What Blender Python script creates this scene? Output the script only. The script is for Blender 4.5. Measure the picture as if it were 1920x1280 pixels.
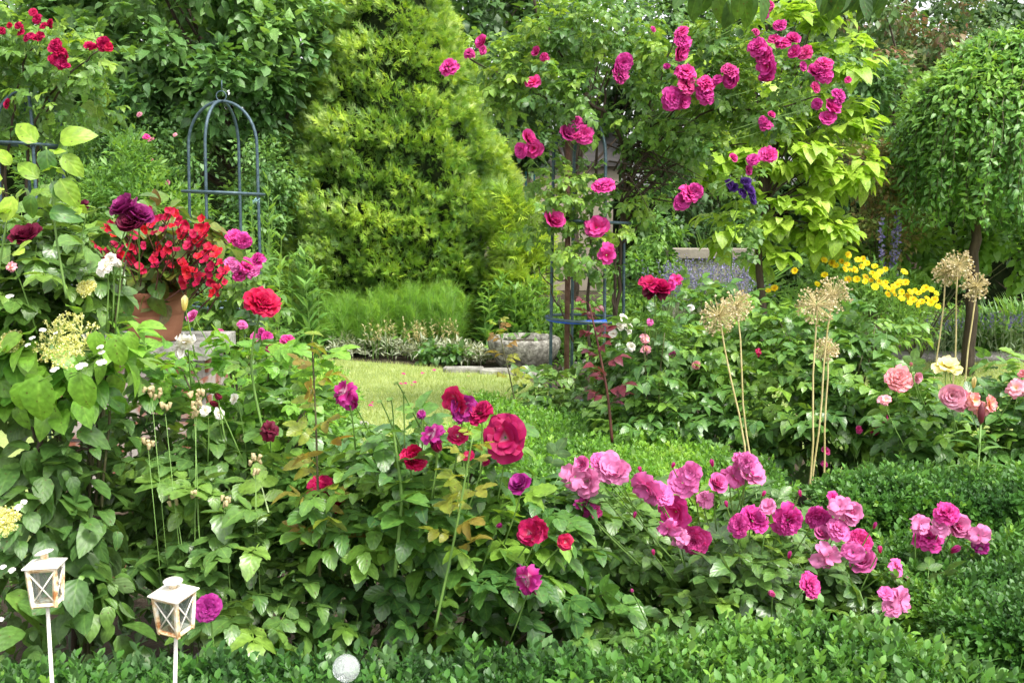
import bpy, math, random
import numpy as np
from mathutils import Vector, Matrix

scene = bpy.context.scene
for o in list(bpy.data.objects):
    bpy.data.objects.remove(o)
COL = scene.collection

# ------------------------------------------------------------------ camera
F = 2059.0                      # focal length in pixels of the 1920x1280 photo
CAMH = 1.5
TH = math.radians(7.69)
cam_d = bpy.data.cameras.new("camera")
cam = bpy.data.objects.new("camera", cam_d); COL.objects.link(cam)
cam.location = (0, 0, CAMH)
cam.rotation_euler = (math.pi / 2 - TH, 0, 0)
cam_d.sensor_width = 36; cam_d.lens = F / 1920 * 36
cam_d.clip_end = 300; cam_d.clip_start = 0.05
cam_d.dof.use_dof = True; cam_d.dof.focus_distance = 4.6; cam_d.dof.aperture_fstop = 16.0
scene.camera = cam
# ------------------------------------------------------------------ world, sun, exposure
world = bpy.data.worlds.new("World"); scene.world = world; world.use_nodes = True
wt = world.node_tree; wt.nodes.clear()
SUN_EL, SUN_AZ = 58, 42         # azimuth: degrees from -Y (behind the camera) towards +X
sky = wt.nodes.new('ShaderNodeTexSky'); sky.sky_type = 'NISHITA'; sky.sun_disc = False
sky.sun_elevation = math.radians(SUN_EL); sky.sun_rotation = math.radians(180 - SUN_AZ)
sky.air_density = 1.0; sky.dust_density = 3.0; sky.ozone_density = 0.5
hs = wt.nodes.new('ShaderNodeHueSaturation'); hs.inputs['Saturation'].default_value = 0.07
bg = wt.nodes.new('ShaderNodeBackground'); bg.inputs['Strength'].default_value = 0.135
wo = wt.nodes.new('ShaderNodeOutputWorld')
wt.links.new(sky.outputs[0], hs.inputs['Color']); wt.links.new(hs.outputs[0], bg.inputs['Color'])
wt.links.new(bg.outputs[0], wo.inputs['Surface'])
sd = bpy.data.lights.new("sun", 'SUN'); sd.energy = 1.5; sd.angle = math.radians(12); sd.color = (1, 0.95, 0.84)
sun = bpy.data.objects.new("sun", sd); COL.objects.link(sun)
el, az = math.radians(SUN_EL), math.radians(SUN_AZ)
sdir = Vector((math.sin(az) * math.cos(el), -math.cos(az) * math.cos(el), math.sin(el)))
sun.rotation_euler = sdir.to_track_quat('Z', 'Y').to_euler(); sun.location = sdir * 20
scene.view_settings.view_transform = 'Standard'; scene.view_settings.look = 'None'
scene.view_settings.exposure = 1.65; scene.view_settings.gamma = 1.0
scene.render.engine = 'CYCLES'
scene.cycles.max_bounces = 8; scene.cycles.transparent_max_bounces = 8
scene.cycles.transmission_bounces = 6; scene.cycles.diffuse_bounces = 4
scene.cycles.glossy_bounces = 3

# ------------------------------------------------------------------ helpers
CT, ST = math.cos(TH), math.sin(TH)
def at(px, py, Y):
    """world point seen at photo pixel (px,py) at distance Y along the ground"""
    x = (px - 960) / F; u = (640 - py) / F
    dy = CT + u * ST; dz = -ST + u * CT
    t = Y / dy
    return np.array([x * t, Y, CAMH + dz * t])
def ground_at(px, py, z):
    x = (px - 960) / F; u = (640 - py) / F
    dy = CT + u * ST; dz = -ST + u * CT
    t = (z - CAMH) / dz
    return np.array([x * t, dy * t, z])
def m_per_px(Y): return Y / F / CT
def project(P):
    """photo pixel of world points"""
    d = P - np.array([0, 0, CAMH])
    fwd = d[:, 1] * CT - d[:, 2] * ST
    up = d[:, 1] * ST + d[:, 2] * CT
    fwd = np.maximum(fwd, 1e-3)
    return 960 + d[:, 0] / fwd * F, 640 - up / fwd * F, fwd
def rs(seed): return np.random.RandomState(seed)
def norm(a): return a / np.maximum(np.linalg.norm(a, axis=-1, keepdims=True), 1e-9)

def noise3(P, freq, seed, octs=2):
    r = rs(seed); out = np.zeros(len(P)); amp = 1.0; tot = 0
    for o in range(octs):
        s = np.zeros(len(P))
        for k in range(6):
            w = norm(r.randn(3)) * freq * (0.7 + 0.8 * r.rand()) * 2 ** o
            s += np.sin(P @ w + r.rand() * 6.28)
        out += amp * s / 2.6; tot += amp; amp *= .5
    return out / tot

def tag(o, label=None, cat=None, group=None, kind=None):
    if label: o['label'] = label
    if cat: o['category'] = cat
    if group: o['group'] = group
    if kind: o['kind'] = kind
    return o
def thing(name, label, cat, loc, group=None, rz=0):
    o = bpy.data.objects.new(name, None); COL.objects.link(o)
    o.location = Vector(loc); o.rotation_euler = (0, 0, rz); o.empty_display_size = .1
    return tag(o, label, cat, group)

class MB:
    """collects shapes in world space and links them as ONE mesh object"""
    def __init__(s):
        s.V = []; s.L = []; s.T = []; s.A = []; s.n = 0
    def raw(s, V, loops, tot, A=None):
        V = np.asarray(V, float).reshape(-1, 3)
        s.V.append(V); s.L.append(np.asarray(loops, int) + s.n); s.T.append(np.asarray(tot, int))
        if A is None: A = np.zeros((len(V), 3))
        s.A.append(A); s.n += len(V)
    def faces(s, V, faces, a=(0, 0, .5)):
        loops = [i for f in faces for i in f]; tot = [len(f) for f in faces]
        s.raw(V, loops, tot, np.tile(np.array(a, float), (len(V), 1)))
    def inst(s, tpl, P, D, N, S, rnd):
        """copies of a leaf template: y axis along D, z axis near N"""
        m = len(P)
        if m == 0: return
        D = norm(D); X = norm(np.cross(D, N)); Z = np.cross(X, D)
        tv, uv, tl, tt = tpl; n = len(tv)
        S = np.asarray(S, float)
        if S.ndim == 1: S = np.repeat(S[:, None], 3, 1)
        tvs = tv[None] * S[:, None, :]
        W = tvs[..., 0:1] * X[:, None] + tvs[..., 1:2] * D[:, None] + tvs[..., 2:3] * Z[:, None] + P[:, None]
        A = np.zeros((m, n, 3)); A[..., :2] = uv[None]; A[..., 2] = rnd[:, None]
        L = (tl[None] + (np.arange(m) * n)[:, None]).ravel()
        s.raw(W.reshape(-1, 3), L, np.tile(tt, m), A.reshape(-1, 3))
    def tube(s, pts, rad, sides=6, cap=True, a=.5):
        pts = np.asarray(pts, float); n = len(pts)
        rad = np.broadcast_to(np.asarray(rad, float), (n,))
        t = norm(np.gradient(pts, axis=0))
        ref = np.array([0, 0, 1.]) if abs(t[0][2]) < .9 else np.array([1., 0, 0])
        u = norm(np.cross(t[0], ref)); ang = np.arange(sides) * 2 * math.pi / sides
        V = []
        for i in range(n):
            u = norm(u - t[i] * np.dot(u, t[i])); w = np.cross(t[i], u)
            V.append(pts[i] + rad[i] * (np.cos(ang)[:, None] * u + np.sin(ang)[:, None] * w))
        V = np.concatenate(V); fs = []
        for i in range(n - 1):
            for k in range(sides):
                k2 = (k + 1) % sides
                fs.append((i * sides + k, i * sides + k2, (i + 1) * sides + k2, (i + 1) * sides + k))
        if cap:
            fs.append(tuple(range(sides))[::-1]); fs.append(tuple((n - 1) * sides + k for k in range(sides)))
        s.faces(V, fs, (0, 0, a))
    def box(s, c, size, rz=0, R=None, taper=1.0, a=.5):
        x, y, z = [v / 2 for v in size]
        V = np.array([[-x, -y, -z], [x, -y, -z], [x, y, -z], [-x, y, -z],
                      [-x * taper, -y * taper, z], [x * taper, -y * taper, z], [x * taper, y * taper, z], [-x * taper, y * taper, z]])
        if R is None:
            cc, ss = math.cos(rz), math.sin(rz); R = np.array([[cc, -ss, 0], [ss, cc, 0], [0, 0, 1]])
        V = V @ np.asarray(R).T + np.asarray(c)
        s.faces(V, [(0, 3, 2, 1), (4, 5, 6, 7), (0, 1, 5, 4), (1, 2, 6, 5), (2, 3, 7, 6), (3, 0, 4, 7)], (0, 0, a))
    def lathe(s, c, prof, sides=32, R=None, wob=0, seed=0):
        r = rs(seed); ang = np.arange(sides) * 2 * math.pi / sides; V = []
        wv = 1 + wob * (np.sin(ang * 2 + r.rand() * 6) + .6 * np.sin(ang * 3 + r.rand() * 6) + .4 * np.sin(ang * 5 + 1))
        for (ra, z) in prof:
            V.append(np.stack([np.cos(ang) * ra * wv, np.sin(ang) * ra * wv, np.full(sides, z)], 1))
        V = np.concatenate(V)
        if R is not None: V = V @ np.asarray(R).T
        V = V + np.asarray(c); n = len(prof); fs = []
        for i in range(n - 1):
            for k in range(sides):
                k2 = (k + 1) % sides
                fs.append((i * sides + k, i * sides + k2, (i + 1) * sides + k2, (i + 1) * sides + k))
        fs.append(tuple(range(sides))[::-1]); fs.append(tuple((n - 1) * sides + k for k in range(sides)))
        s.faces(V, fs)
    def mesh(s, name, mat, smooth=True, off=(0, 0, 0)):
        V = np.concatenate(s.V) - np.asarray(off, float); L = np.concatenate(s.L).astype(np.int32); T = np.concatenate(s.T).astype(np.int32)
        me = bpy.data.meshes.new(name)
        me.vertices.add(len(V)); me.vertices.foreach_set('co', V.astype(np.float32).ravel())
        me.loops.add(len(L)); me.loops.foreach_set('vertex_index', L)
        me.polygons.add(len(T))
        st = np.concatenate([[0], np.cumsum(T)[:-1]]).astype(np.int32)
        me.polygons.foreach_set('loop_start', st); me.polygons.foreach_set('loop_total', T)
        me.polygons.foreach_set('use_smooth', np.full(len(T), smooth))
        at_ = me.attributes.new('luv', 'FLOAT_VECTOR', 'POINT')
        at_.data.foreach_set('vector', np.concatenate(s.A).astype(np.float32).ravel())
        me.update(calc_edges=True); me.validate()
        if mat: me.materials.append(mat)
        return me
    def build(s, name, mat, parent=None, smooth=True):
        if s.n == 0: return None
        off = tuple(parent.matrix_local.translation) if False else (parent['_w'] if parent is not None and '_w' in parent else (tuple(parent.location) if parent else (0, 0, 0)))
        o = bpy.data.objects.new(name, s.mesh(name, mat, smooth, off)); COL.objects.link(o)
        if parent: o.parent = parent
        return o

# ------------------------------------------------------------------ leaf templates
def pack(V, UV, faces):
    return (np.array(V, float), np.array(UV, float), np.array([i for f in faces for i in f]), np.array([len(f) for f in faces]))
def leaf(rows=4, w=.32, fold=.25, curl=.25, shape='ovate', serr=0.0, side=0.0):
    V = []; UV = []; fs = []; idx = []
    for i in range(rows + 1):
        v = i / rows
        if shape == 'ovate': h = w * math.sin(math.pi * v ** .82) ** .62 if 0 < v < 1 else 0
        elif shape == 'round': h = w * math.sin(math.pi * v) ** .6 if 0 < v < 1 else 0
        elif shape == 'lance': h = w * math.sin(math.pi * v ** .7) if 0 < v < 1 else 0
        elif shape == 'heart': h = w * (math.sin(math.pi * v ** .68)) ** .6 if 0 < v < 1 else 0
        else: h = w * (1 - v) ** .6 if v < 1 else 0
        if serr and 0 < i < rows: h *= 1 + serr * (1 if i % 2 else -1)
        z = -curl * v * v
        y = v - .12 * curl * v * v
        if (i == 0 and shape != 'strap') or i == rows:
            idx.append([len(V)]); V.append((side * v * v, y, z)); UV.append((0, v))
        else:
            idx.append([len(V), len(V) + 1, len(V) + 2])
            for k, sx in enumerate((-1, 0, 1)):
                V.append((sx * h + side * v * v, y, z + fold * abs(sx) * h)); UV.append((sx, v))
    for i in range(rows):
        a, b = idx[i], idx[i + 1]
        if len(a) == 1 and len(b) == 3: fs += [(a[0], b[1], b[0]), (a[0], b[2], b[1])]
        elif len(a) == 3 and len(b) == 1: fs += [(a[0], a[1], b[0]), (a[1], a[2], b[0])]
        elif len(a) == 3: fs += [(a[0], a[1], b[1], b[0]), (a[1], a[2], b[2], b[1])]
    return pack(V, UV, fs)
def compose(parts):
    """parts: (tpl, pos, rotz, tilt, scale)"""
    VV = []; UU = []; LL = []; TT = []; n = 0
    for (tpl, pos, rz, tl, sc) in parts:
        V, UV, L, T = tpl
        W = V * sc
        c, s_ = math.cos(tl), math.sin(tl)
        W = np.stack([W[:, 0], W[:, 1] * c - W[:, 2] * s_, W[:, 1] * s_ + W[:, 2] * c], 1)
        c, s_ = math.cos(rz), math.sin(rz)
        W = np.stack([W[:, 0] * c - W[:, 1] * s_, W[:, 0] * s_ + W[:, 1] * c, W[:, 2]], 1) + np.array(pos)
        VV.append(W); UU.append(UV); LL.append(L + n); TT.append(T); n += len(V)
    return (np.concatenate(VV), np.concatenate(UU), np.concatenate(LL), np.concatenate(TT))
def stalk(l0, l1, w=.012):
    V = [(-w, l0[1], l0[2]), (w, l0[1], l0[2]), (w * .6, l1[1], l1[2]), (-w * .6, l1[1], l1[2])]
    return pack(V, [(0, 0)] * 4, [(0, 1, 2, 3)])
def rose_leaf(rows=5, seed=0, n=5, w=.36):
    r = rs(seed); P = [(stalk((0, 0, 0), (0, .62, -.02)), (0, 0, 0), 0, 0, 1)]
    def lf(): return leaf(rows, w * r.uniform(.8, 1.12), r.uniform(.05, .45), r.uniform(-.1, .7), 'ovate', .07 if rows > 4 else .03, r.uniform(-.12, .12))
    P.append((lf(), (0, .6, -.02), r.uniform(-.2, .2), r.uniform(-.35, .1), .46 * r.uniform(.9, 1.1)))
    for y, sc in ([(.5, .42), (.24, .34)] if n == 5 else [(.5, .42)] if n == 3 else [(.52, .4), (.32, .34), (.14, .28)]):
        for sx in (-1, 1):
            P.append((lf(), (0, y, -.01), sx * -r.uniform(.95, 1.3), r.uniform(-.35, .2), sc * r.uniform(.9, 1.1)))
    return compose(P)
def spray(seed=0, n=11):
    """flat scale-leaf frond of a conifer"""
    r = rs(seed); P = []
    d = pack([(0, 0, 0), (-.065, .4, .02), (0, 1, -.05), (.065, .4, .02)], [(0, 0), (-1, .4), (0, 1), (1, .4)], [(0, 3, 2, 1)])
    P.append((d, (0, 0, 0), 0, 0, 1.0))
    for i in range(n):
        y = .08 + .75 * i / n; sx = 1 if i % 2 else -1
        P.append((d, (0, y, 0), sx * -r.uniform(.5, 1.0), r.uniform(-.5, .5), .6 * (1 - .5 * i / n) * r.uniform(.8, 1.2)))
    return compose(P)
def shoot(seed=0, n=9, lw=.3, ls=.42, rows=2):
    """upright twig carrying pairs of small leaves (box)"""
    r = rs(seed); P = [(stalk((0, 0, 0), (0, .8, 0), .012), (0, 0, 0), 0, 0, 1)]
    V0 = leaf(rows, lw, .2, .15, 'round')
    out = list(P)
    res = [compose(out)]
    VV, UU, LL, TT = [res[0][0]], [res[0][1]], [res[0][2]], [res[0][3]]; n0 = len(res[0][0])
    for i in range(n):
        y = .1 + .8 * i / n; phi = i * 2.4 + r.rand() * .5; tilt = r.uniform(.5, 1.1) * (1 - .45 * i / n)
        V = V0[0] * ls * r.uniform(.8, 1.15) * (1.05 - .35 * i / n)
        # leaf direction: away from the stem and up
        d = np.array([math.cos(phi) * math.sin(tilt), math.cos(tilt), math.sin(phi) * math.sin(tilt)])
        nn = np.array([-math.cos(phi) * math.cos(tilt), math.sin(tilt), -math.sin(phi) * math.cos(tilt)])
        x = np.cross(d, nn)
        W = V[:, :1] * x + V[:, 1:2] * d + V[:, 2:] * nn + np.array([0, y, 0])
        VV.append(W); UU.append(V0[1]); LL.append(V0[2] + n0); TT.append(V0[3]); n0 += len(W)
    return (np.concatenate(VV), np.concatenate(UU), np.concatenate(LL), np.concatenate(TT))

T_ROSE = [rose_leaf(8, k) for k in range(7)] + [rose_leaf(8, 9, 3), rose_leaf(8, 19, 3)]
T_ROSE_LO = [rose_leaf(3, 20 + k) for k in range(4)]
T_ROSE_7 = [rose_leaf(3, 30 + k, 7) for k in range(3)]
T_OV = [leaf(4, .30, .25, c, 'ovate') for c in (.05, .3, .6)]
T_OV2 = [leaf(2, .30, .3, c, 'ovate') for c in (.05, .3, .6)]
T_OV3 = [leaf(3, .32, .25, c, 'ovate') for c in (.05, .3, .6)]
T_WEEP = [leaf(3, .21, .25, c, 'ovate') for c in (.05, .3, .6)]
T_BIG = [leaf(7, .34, .22, c, 'ovate', .03, s_) for c, s_ in ((.1, .05), (.4, -.08), (.8, .05), (.6, 0))]
T_HEART = [leaf(5, .42, .2, c, 'heart') for c in (.15, .45, .8)]
T_LANCE = [leaf(3, .12, .3, c, 'lance') for c in (.1, .4, .8)]
T_NARROW = [leaf(2, .17, .3, c, 'lance') for c in (.1, .4)]
T_BLADE = [leaf(4, .035, .3, c, 'strap') for c in (.1, .5, 1.0)]
T_GRASS = [pack([(-.05, 0, 0), (.05, 0, 0), (s_, 1, 0)], [(0, 0), (0, 0), (0, 1)], [(0, 1, 2)]) for s_ in (-.2, .1, .3)]
T_SPRAY = [spray(k) for k in range(4)]
T_SHOOT = [shoot(k, 11, .27, .3, 3) for k in range(5)]
T_SHOOT_LO = [shoot(10 + k, 8, .3, .36) for k in range(4)]
def feather(seed):
    r = rs(seed); P = []
    d = pack([(0, 0, 0), (-.02, .5, .0), (0, 1, -.05), (.02, .5, 0)], [(0, 0), (-1, .4), (0, 1), (1, .4)], [(0, 3, 2, 1)])
    P.append((d, (0, 0, 0), 0, 0, 1.0))
    for i in range(12):
        P.append((d, (0, .1 + .8 * i / 12, 0), (1 if i % 2 else -1) * -r.uniform(.4, .8), r.uniform(-.8, .8), .45 * r.uniform(.7, 1.2)))
    return compose(P)
T_FEATHER = [feather(k) for k in range(3)]

# ------------------------------------------------------------------ materials
def nt(name):
    m = bpy.data.materials.new(name); m.use_nodes = True; t = m.node_tree; t.nodes.clear()
    return m, t, t.nodes.new, t.links.new
def leafmat(name, cols, rough=.45, trans=.3, tcol=None, vein=.25, patch=.35, spec=.5, back=1.25, pscale=1.3):
    m, t, N, Lk = nt(name)
    a = N('ShaderNodeAttribute'); a.attribute_name = 'luv'
    sp = N('ShaderNodeSeparateXYZ'); Lk(a.outputs['Vector'], sp.inputs[0])
    geo = N('ShaderNodeNewGeometry')
    no = N('ShaderNodeTexNoise'); no.inputs['Scale'].default_value = pscale; no.inputs['Detail'].default_value = 2
    Lk(geo.outputs['Position'], no.inputs['Vector'])
    ma = N('ShaderNodeMath'); ma.operation = 'MULTIPLY_ADD'; ma.inputs[1].default_value = patch * 2; ma.inputs[2].default_value = -patch
    Lk(no.outputs['Fac'], ma.inputs[0])
    ad = N('ShaderNodeMath'); ad.operation = 'ADD'; ad.use_clamp = True
    Lk(sp.outputs['Z'], ad.inputs[0]); Lk(ma.outputs[0], ad.inputs[1])
    cr = N('ShaderNodeValToRGB'); e = cr.color_ramp.elements
    while len(e) > 1: e.remove(e[0])
    e[0].position = 0; e[0].color = (*cols[0], 1)
    for i, c in enumerate(cols[1:]):
        k = e.new((i + 1) / (len(cols) - 1)); k.color = (*c, 1)
    Lk(ad.outputs[0], cr.inputs[0]); col = cr.outputs[0]
    if vein:
        ab = N('ShaderNodeMath'); ab.operation = 'ABSOLUTE'; Lk(sp.outputs['X'], ab.inputs[0])
        mr = N('ShaderNodeMapRange'); mr.inputs[1].default_value = 0; mr.inputs[2].default_value = .12
        mr.inputs[3].default_value = vein; mr.inputs[4].default_value = 0; Lk(ab.outputs[0], mr.inputs[0])
        mx = N('ShaderNodeMix'); mx.data_type = 'RGBA'; Lk(mr.outputs[0], mx.inputs['Factor'])
        Lk(col, mx.inputs['A']); mx.inputs['B'].default_value = (cols[-1][0] * 1.5, cols[-1][1] * 1.4, cols[-1][2] * 1.6, 1)
        col = mx.outputs['Result']
    if vein:
        n9 = N('ShaderNodeTexNoise'); n9.inputs['Scale'].default_value = 70; n9.inputs['Detail'].default_value = 3; Lk(geo.outputs['Position'], n9.inputs['Vector'])
        r9 = N('ShaderNodeMapRange'); r9.inputs[1].default_value = .3; r9.inputs[2].default_value = .7; r9.inputs[3].default_value = .72; r9.inputs[4].default_value = 1.25; Lk(n9.outputs['Fac'], r9.inputs[0])
        h9 = N('ShaderNodeHueSaturation'); Lk(r9.outputs[0], h9.inputs['Value']); Lk(col, h9.inputs['Color']); col = h9.outputs[0]
        v9 = N('ShaderNodeTexVoronoi'); v9.inputs['Scale'].default_value = 55; Lk(geo.outputs['Position'], v9.inputs['Vector'])
        q9 = N('ShaderNodeMapRange'); q9.inputs[1].default_value = .10; q9.inputs[2].default_value = .17; q9.inputs[3].default_value = .7; q9.inputs[4].default_value = 0; Lk(v9.outputs['Distance'], q9.inputs[0])
        x9 = N('ShaderNodeMix'); x9.data_type = 'RGBA'; Lk(q9.outputs[0], x9.inputs['Factor']); Lk(col, x9.inputs['A']); x9.inputs['B'].default_value = (.09, .06, .02, 1); col = x9.outputs['Result']
    # paler underside
    hb = N('ShaderNodeHueSaturation'); hb.inputs['Saturation'].default_value = .75; hb.inputs['Value'].default_value = back
    Lk(col, hb.inputs['Color'])
    mb = N('ShaderNodeMix'); mb.data_type = 'RGBA'; Lk(geo.outputs['Backfacing'], mb.inputs['Factor'])
    Lk(col, mb.inputs['A']); Lk(hb.outputs[0], mb.inputs['B'])
    p = N('ShaderNodeBsdfPrincipled'); Lk(mb.outputs['Result'], p.inputs['Base Color'])
    p.inputs['Roughness'].default_value = rough; p.inputs['Specular IOR Level'].default_value = spec
    # side veins as a bump
    if vein:
        cb = N('ShaderNodeMath'); cb.operation = 'MULTIPLY_ADD'; cb.inputs[1].default_value = 26; 
        m2 = N('ShaderNodeMath'); m2.operation = 'MULTIPLY'; m2.inputs[1].default_value = -12; Lk(ab.outputs[0], m2.inputs[0])
        Lk(sp.outputs['Y'], cb.inputs[0]); Lk(m2.outputs[0], cb.inputs[2])
        si = N('ShaderNodeMath'); si.operation = 'SINE'; Lk(cb.outputs[0], si.inputs[0])
        bp = N('ShaderNodeBump'); bp.inputs['Strength'].default_value = .14; bp.inputs['Distance'].default_value = .002
        Lk(si.outputs[0], bp.inputs['Height']); Lk(bp.outputs[0], p.inputs['Normal'])
    tr = N('ShaderNodeBsdfTranslucent')
    ht = N('ShaderNodeMix'); ht.data_type = 'RGBA'; ht.blend_type = 'MULTIPLY'; ht.inputs['Factor'].default_value = 1
    Lk(col, ht.inputs['A']); ht.inputs['B'].default_value = (*(tcol or (1.9, 1.7, .6)), 1)
    Lk(ht.outputs['Result'], tr.inputs['Color'])
    ms = N('ShaderNodeMixShader'); ms.inputs[0].default_value = trans
    Lk(p.outputs[0], ms.inputs[1]); Lk(tr.outputs[0], ms.inputs[2])
    out = N('ShaderNodeOutputMaterial'); Lk(ms.outputs[0], out.inputs['Surface'])
    return m
def solid(name, c1, c2=None, scale=8, rough=.7, metal=0, bump=0, detail=6, c3=None, spec=.4, stretch=None, bscale=None):
    m, t, N, Lk = nt(name)
    tc = N('ShaderNodeTexCoord'); mp = N('ShaderNodeMapping'); Lk(tc.outputs['Object'], mp.inputs[0])
    if stretch: mp.inputs['Scale'].default_value = stretch
    no = N('ShaderNodeTexNoise'); no.inputs['Scale'].default_value = scale; no.inputs['Detail'].default_value = detail
    no.inputs['Roughness'].default_value = .65; Lk(mp.outputs[0], no.inputs['Vector'])
    cr = N('ShaderNodeValToRGB'); e = cr.color_ramp.elements
    e[0].position = .36; e[0].color = (*c1, 1); e[1].position = .64; e[1].color = (*(c2 or c1), 1)
    if c3: k = e.new(.52); k.color = (*c3, 1)
    Lk(no.outputs['Fac'], cr.inputs[0])
    p = N('ShaderNodeBsdfPrincipled'); Lk(cr.outputs[0], p.inputs['Base Color'])
    p.inputs['Roughness'].default_value = rough; p.inputs['Metallic'].default_value = metal; p.inputs['Specular IOR Level'].default_value = spec
    if bump:
        n2 = N('ShaderNodeTexNoise'); n2.inputs['Scale'].default_value = bscale or scale * 4; n2.inputs['Detail'].default_value = 8
        Lk(mp.outputs[0], n2.inputs['Vector'])
        b = N('ShaderNodeBump'); b.inputs['Strength'].default_value = bump; b.inputs['Distance'].default_value = .01
        Lk(n2.outputs['Fac'], b.inputs['Height']); Lk(b.outputs[0], p.inputs['Normal'])
    out = N('ShaderNodeOutputMaterial'); Lk(p.outputs[0], out.inputs['Surface'])
    return m
def petalmat(name, base, mid, edge, rough=.55, trans=.3, back=None, var=.25):
    """petal colour runs from its base to its rim; luv.z varies it petal by petal"""
    m, t, N, Lk = nt(name)
    a = N('ShaderNodeAttribute'); a.attribute_name = 'luv'
    sp = N('ShaderNodeSeparateXYZ'); Lk(a.outputs['Vector'], sp.inputs[0])
    cr = N('ShaderNodeValToRGB'); e = cr.color_ramp.elements
    e[0].position = .05; e[0].color = (*base, 1); e[1].position = 1; e[1].color = (*edge, 1)
    k = e.new(.4); k.color = (*mid, 1)
    Lk(sp.outputs['Y'], cr.inputs[0])
    oi = N('ShaderNodeObjectInfo')
    ad = N('ShaderNodeMath'); ad.operation = 'ADD'; Lk(sp.outputs['Z'], ad.inputs[0]); Lk(oi.outputs['Random'], ad.inputs[1])
    mr = N('ShaderNodeMapRange'); mr.inputs[1].default_value = 0; mr.inputs[2].default_value = 2
    mr.inputs[3].default_value = 1 - var; mr.inputs[4].default_value = 1 + var; Lk(ad.outputs[0], mr.inputs[0])
    h = N('ShaderNodeHueSaturation'); Lk(mr.outputs[0], h.inputs['Value']); Lk(cr.outputs[0], h.inputs['Color'])
    m3 = N('ShaderNodeMapRange'); m3.inputs[3].default_value = .488; m3.inputs[4].default_value = .512
    Lk(oi.outputs['Random'], m3.inputs[0]); Lk(m3.outputs[0], h.inputs['Hue'])
    col = h.outputs[0]
    geo = N('ShaderNodeNewGeometry')
    if back:
        mb = N('ShaderNodeMix'); mb.data_type = 'RGBA'; Lk(geo.outputs['Backfacing'], mb.inputs['Factor'])
        Lk(col, mb.inputs['A']); mb.inputs['B'].default_value = (*back, 1); col = mb.outputs['Result']
    p = N('ShaderNodeBsdfPrincipled'); Lk(col, p.inputs['Base Color'])
    p.inputs['Roughness'].default_value = rough; p.inputs['Specular IOR Level'].default_value = .25
    tr = N('ShaderNodeBsdfTranslucent'); Lk(col, tr.inputs['Color'])
    ms = N('ShaderNodeMixShader'); ms.inputs[0].default_value = trans
    Lk(p.outputs[0], ms.inputs[1]); Lk(tr.outputs[0], ms.inputs[2])
    out = N('ShaderNodeOutputMaterial'); Lk(ms.outputs[0], out.inputs['Surface'])
    return m

G = {}
G['rose'] = leafmat('rose leaf green', [(.03, .085, .025), (.055, .145, .035), (.09, .21, .036), (.19, .34, .04)], .36, .27, spec=.7)
G['rose_blue'] = leafmat('rose leaf blue green', [(.036, .088, .026), (.068, .15, .038), (.11, .22, .045), (.2, .34, .05)], .36, .24, spec=.7)
G['rose_bronze'] = leafmat('young bronze leaf', [(.2, .12, .03), (.22, .24, .03), (.2, .3, .035), (.26, .16, .04)], .35, .35, spec=.5)
G['rose_purple'] = leafmat('young purple leaf', [(.10, .015, .025), (.16, .03, .04), (.10, .03, .05)], .35, .25, tcol=(1.6, .9, .9), vein=.1)
G['lime'] = leafmat('lime leaf', [(.17, .31, .03), (.29, .46, .04), (.44, .58, .09)], .45, .38, tcol=(1.3, 1.3, .6))
G['hyd'] = leafmat('fresh green leaf', [(.045, .14, .025), (.09, .24, .03), (.17, .36, .04), (.24, .42, .06)], .42, .35)
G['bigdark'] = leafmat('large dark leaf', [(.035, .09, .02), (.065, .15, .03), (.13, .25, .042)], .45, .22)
G['apple'] = leafmat('apple leaf', [(.035, .095, .03), (.065, .16, .042), (.105, .23, .055), (.19, .34, .09)], .45, .3, vein=.15)
G['far'] = leafmat('far dark leaf', [(.022, .062, .02), (.045, .11, .028), (.085, .18, .04)], .5, .3, vein=0)
G['farlight'] = leafmat('far light leaf', [(.06, .16, .035), (.12, .26, .045), (.2, .36, .05)], .5, .35, vein=0)
G['climber'] = leafmat('climber leaf', [(.032, .095, .028), (.065, .16, .038), (.13, .26, .045), (.27, .41, .055)], .4, .35, vein=.12)
G['thuja'] = leafmat('thuja spray', [(.035, .1, .014), (.09, .22, .02), (.22, .38, .03), (.42, .56, .06)], .6, .3, vein=0, patch=.25)
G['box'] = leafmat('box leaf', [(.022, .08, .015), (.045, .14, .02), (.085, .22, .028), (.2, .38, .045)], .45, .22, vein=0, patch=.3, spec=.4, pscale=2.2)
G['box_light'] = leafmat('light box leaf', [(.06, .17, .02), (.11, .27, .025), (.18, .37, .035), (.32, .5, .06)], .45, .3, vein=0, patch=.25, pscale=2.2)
G['weep'] = leafmat('weeping tree leaf', [(.045, .14, .03), (.09, .23, .04), (.16, .34, .055), (.28, .47, .09)], .38, .3, vein=.1, patch=.25)
G['dill'] = leafmat('feathery leaf', [(.08, .21, .03), (.15, .33, .038), (.27, .48, .05)], .55, .35, vein=0)
G['silver'] = leafmat('silver leaf', [(.2, .25, .17), (.32, .36, .24), (.42, .44, .32)], .7, .15, vein=0)
G['dry'] = leafmat('dry straw', [(.34, .27, .14), (.48, .4, .22), (.6, .52, .33)], .7, .2, vein=0)
G['grass'] = leafmat('lawn grass', [(.2, .28, .06), (.32, .4, .1), (.46, .5, .17)], .5, .3, vein=0, patch=.4, pscale=1.0)
G['blade'] = leafmat('strap leaf', [(.05, .14, .03), (.1, .24, .05), (.2, .36, .07)], .4, .3, vein=0)
G['lav_leaf'] = leafmat('lavender leaf', [(.1, .16, .08), (.16, .24, .12), (.22, .3, .16)], .6, .2, vein=0)
G['lav'] = leafmat('lavender flower', [(.12, .09, .32), (.2, .16, .45), (.3, .26, .55)], .6, .2, tcol=(1, 1, 1), vein=0)
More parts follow.
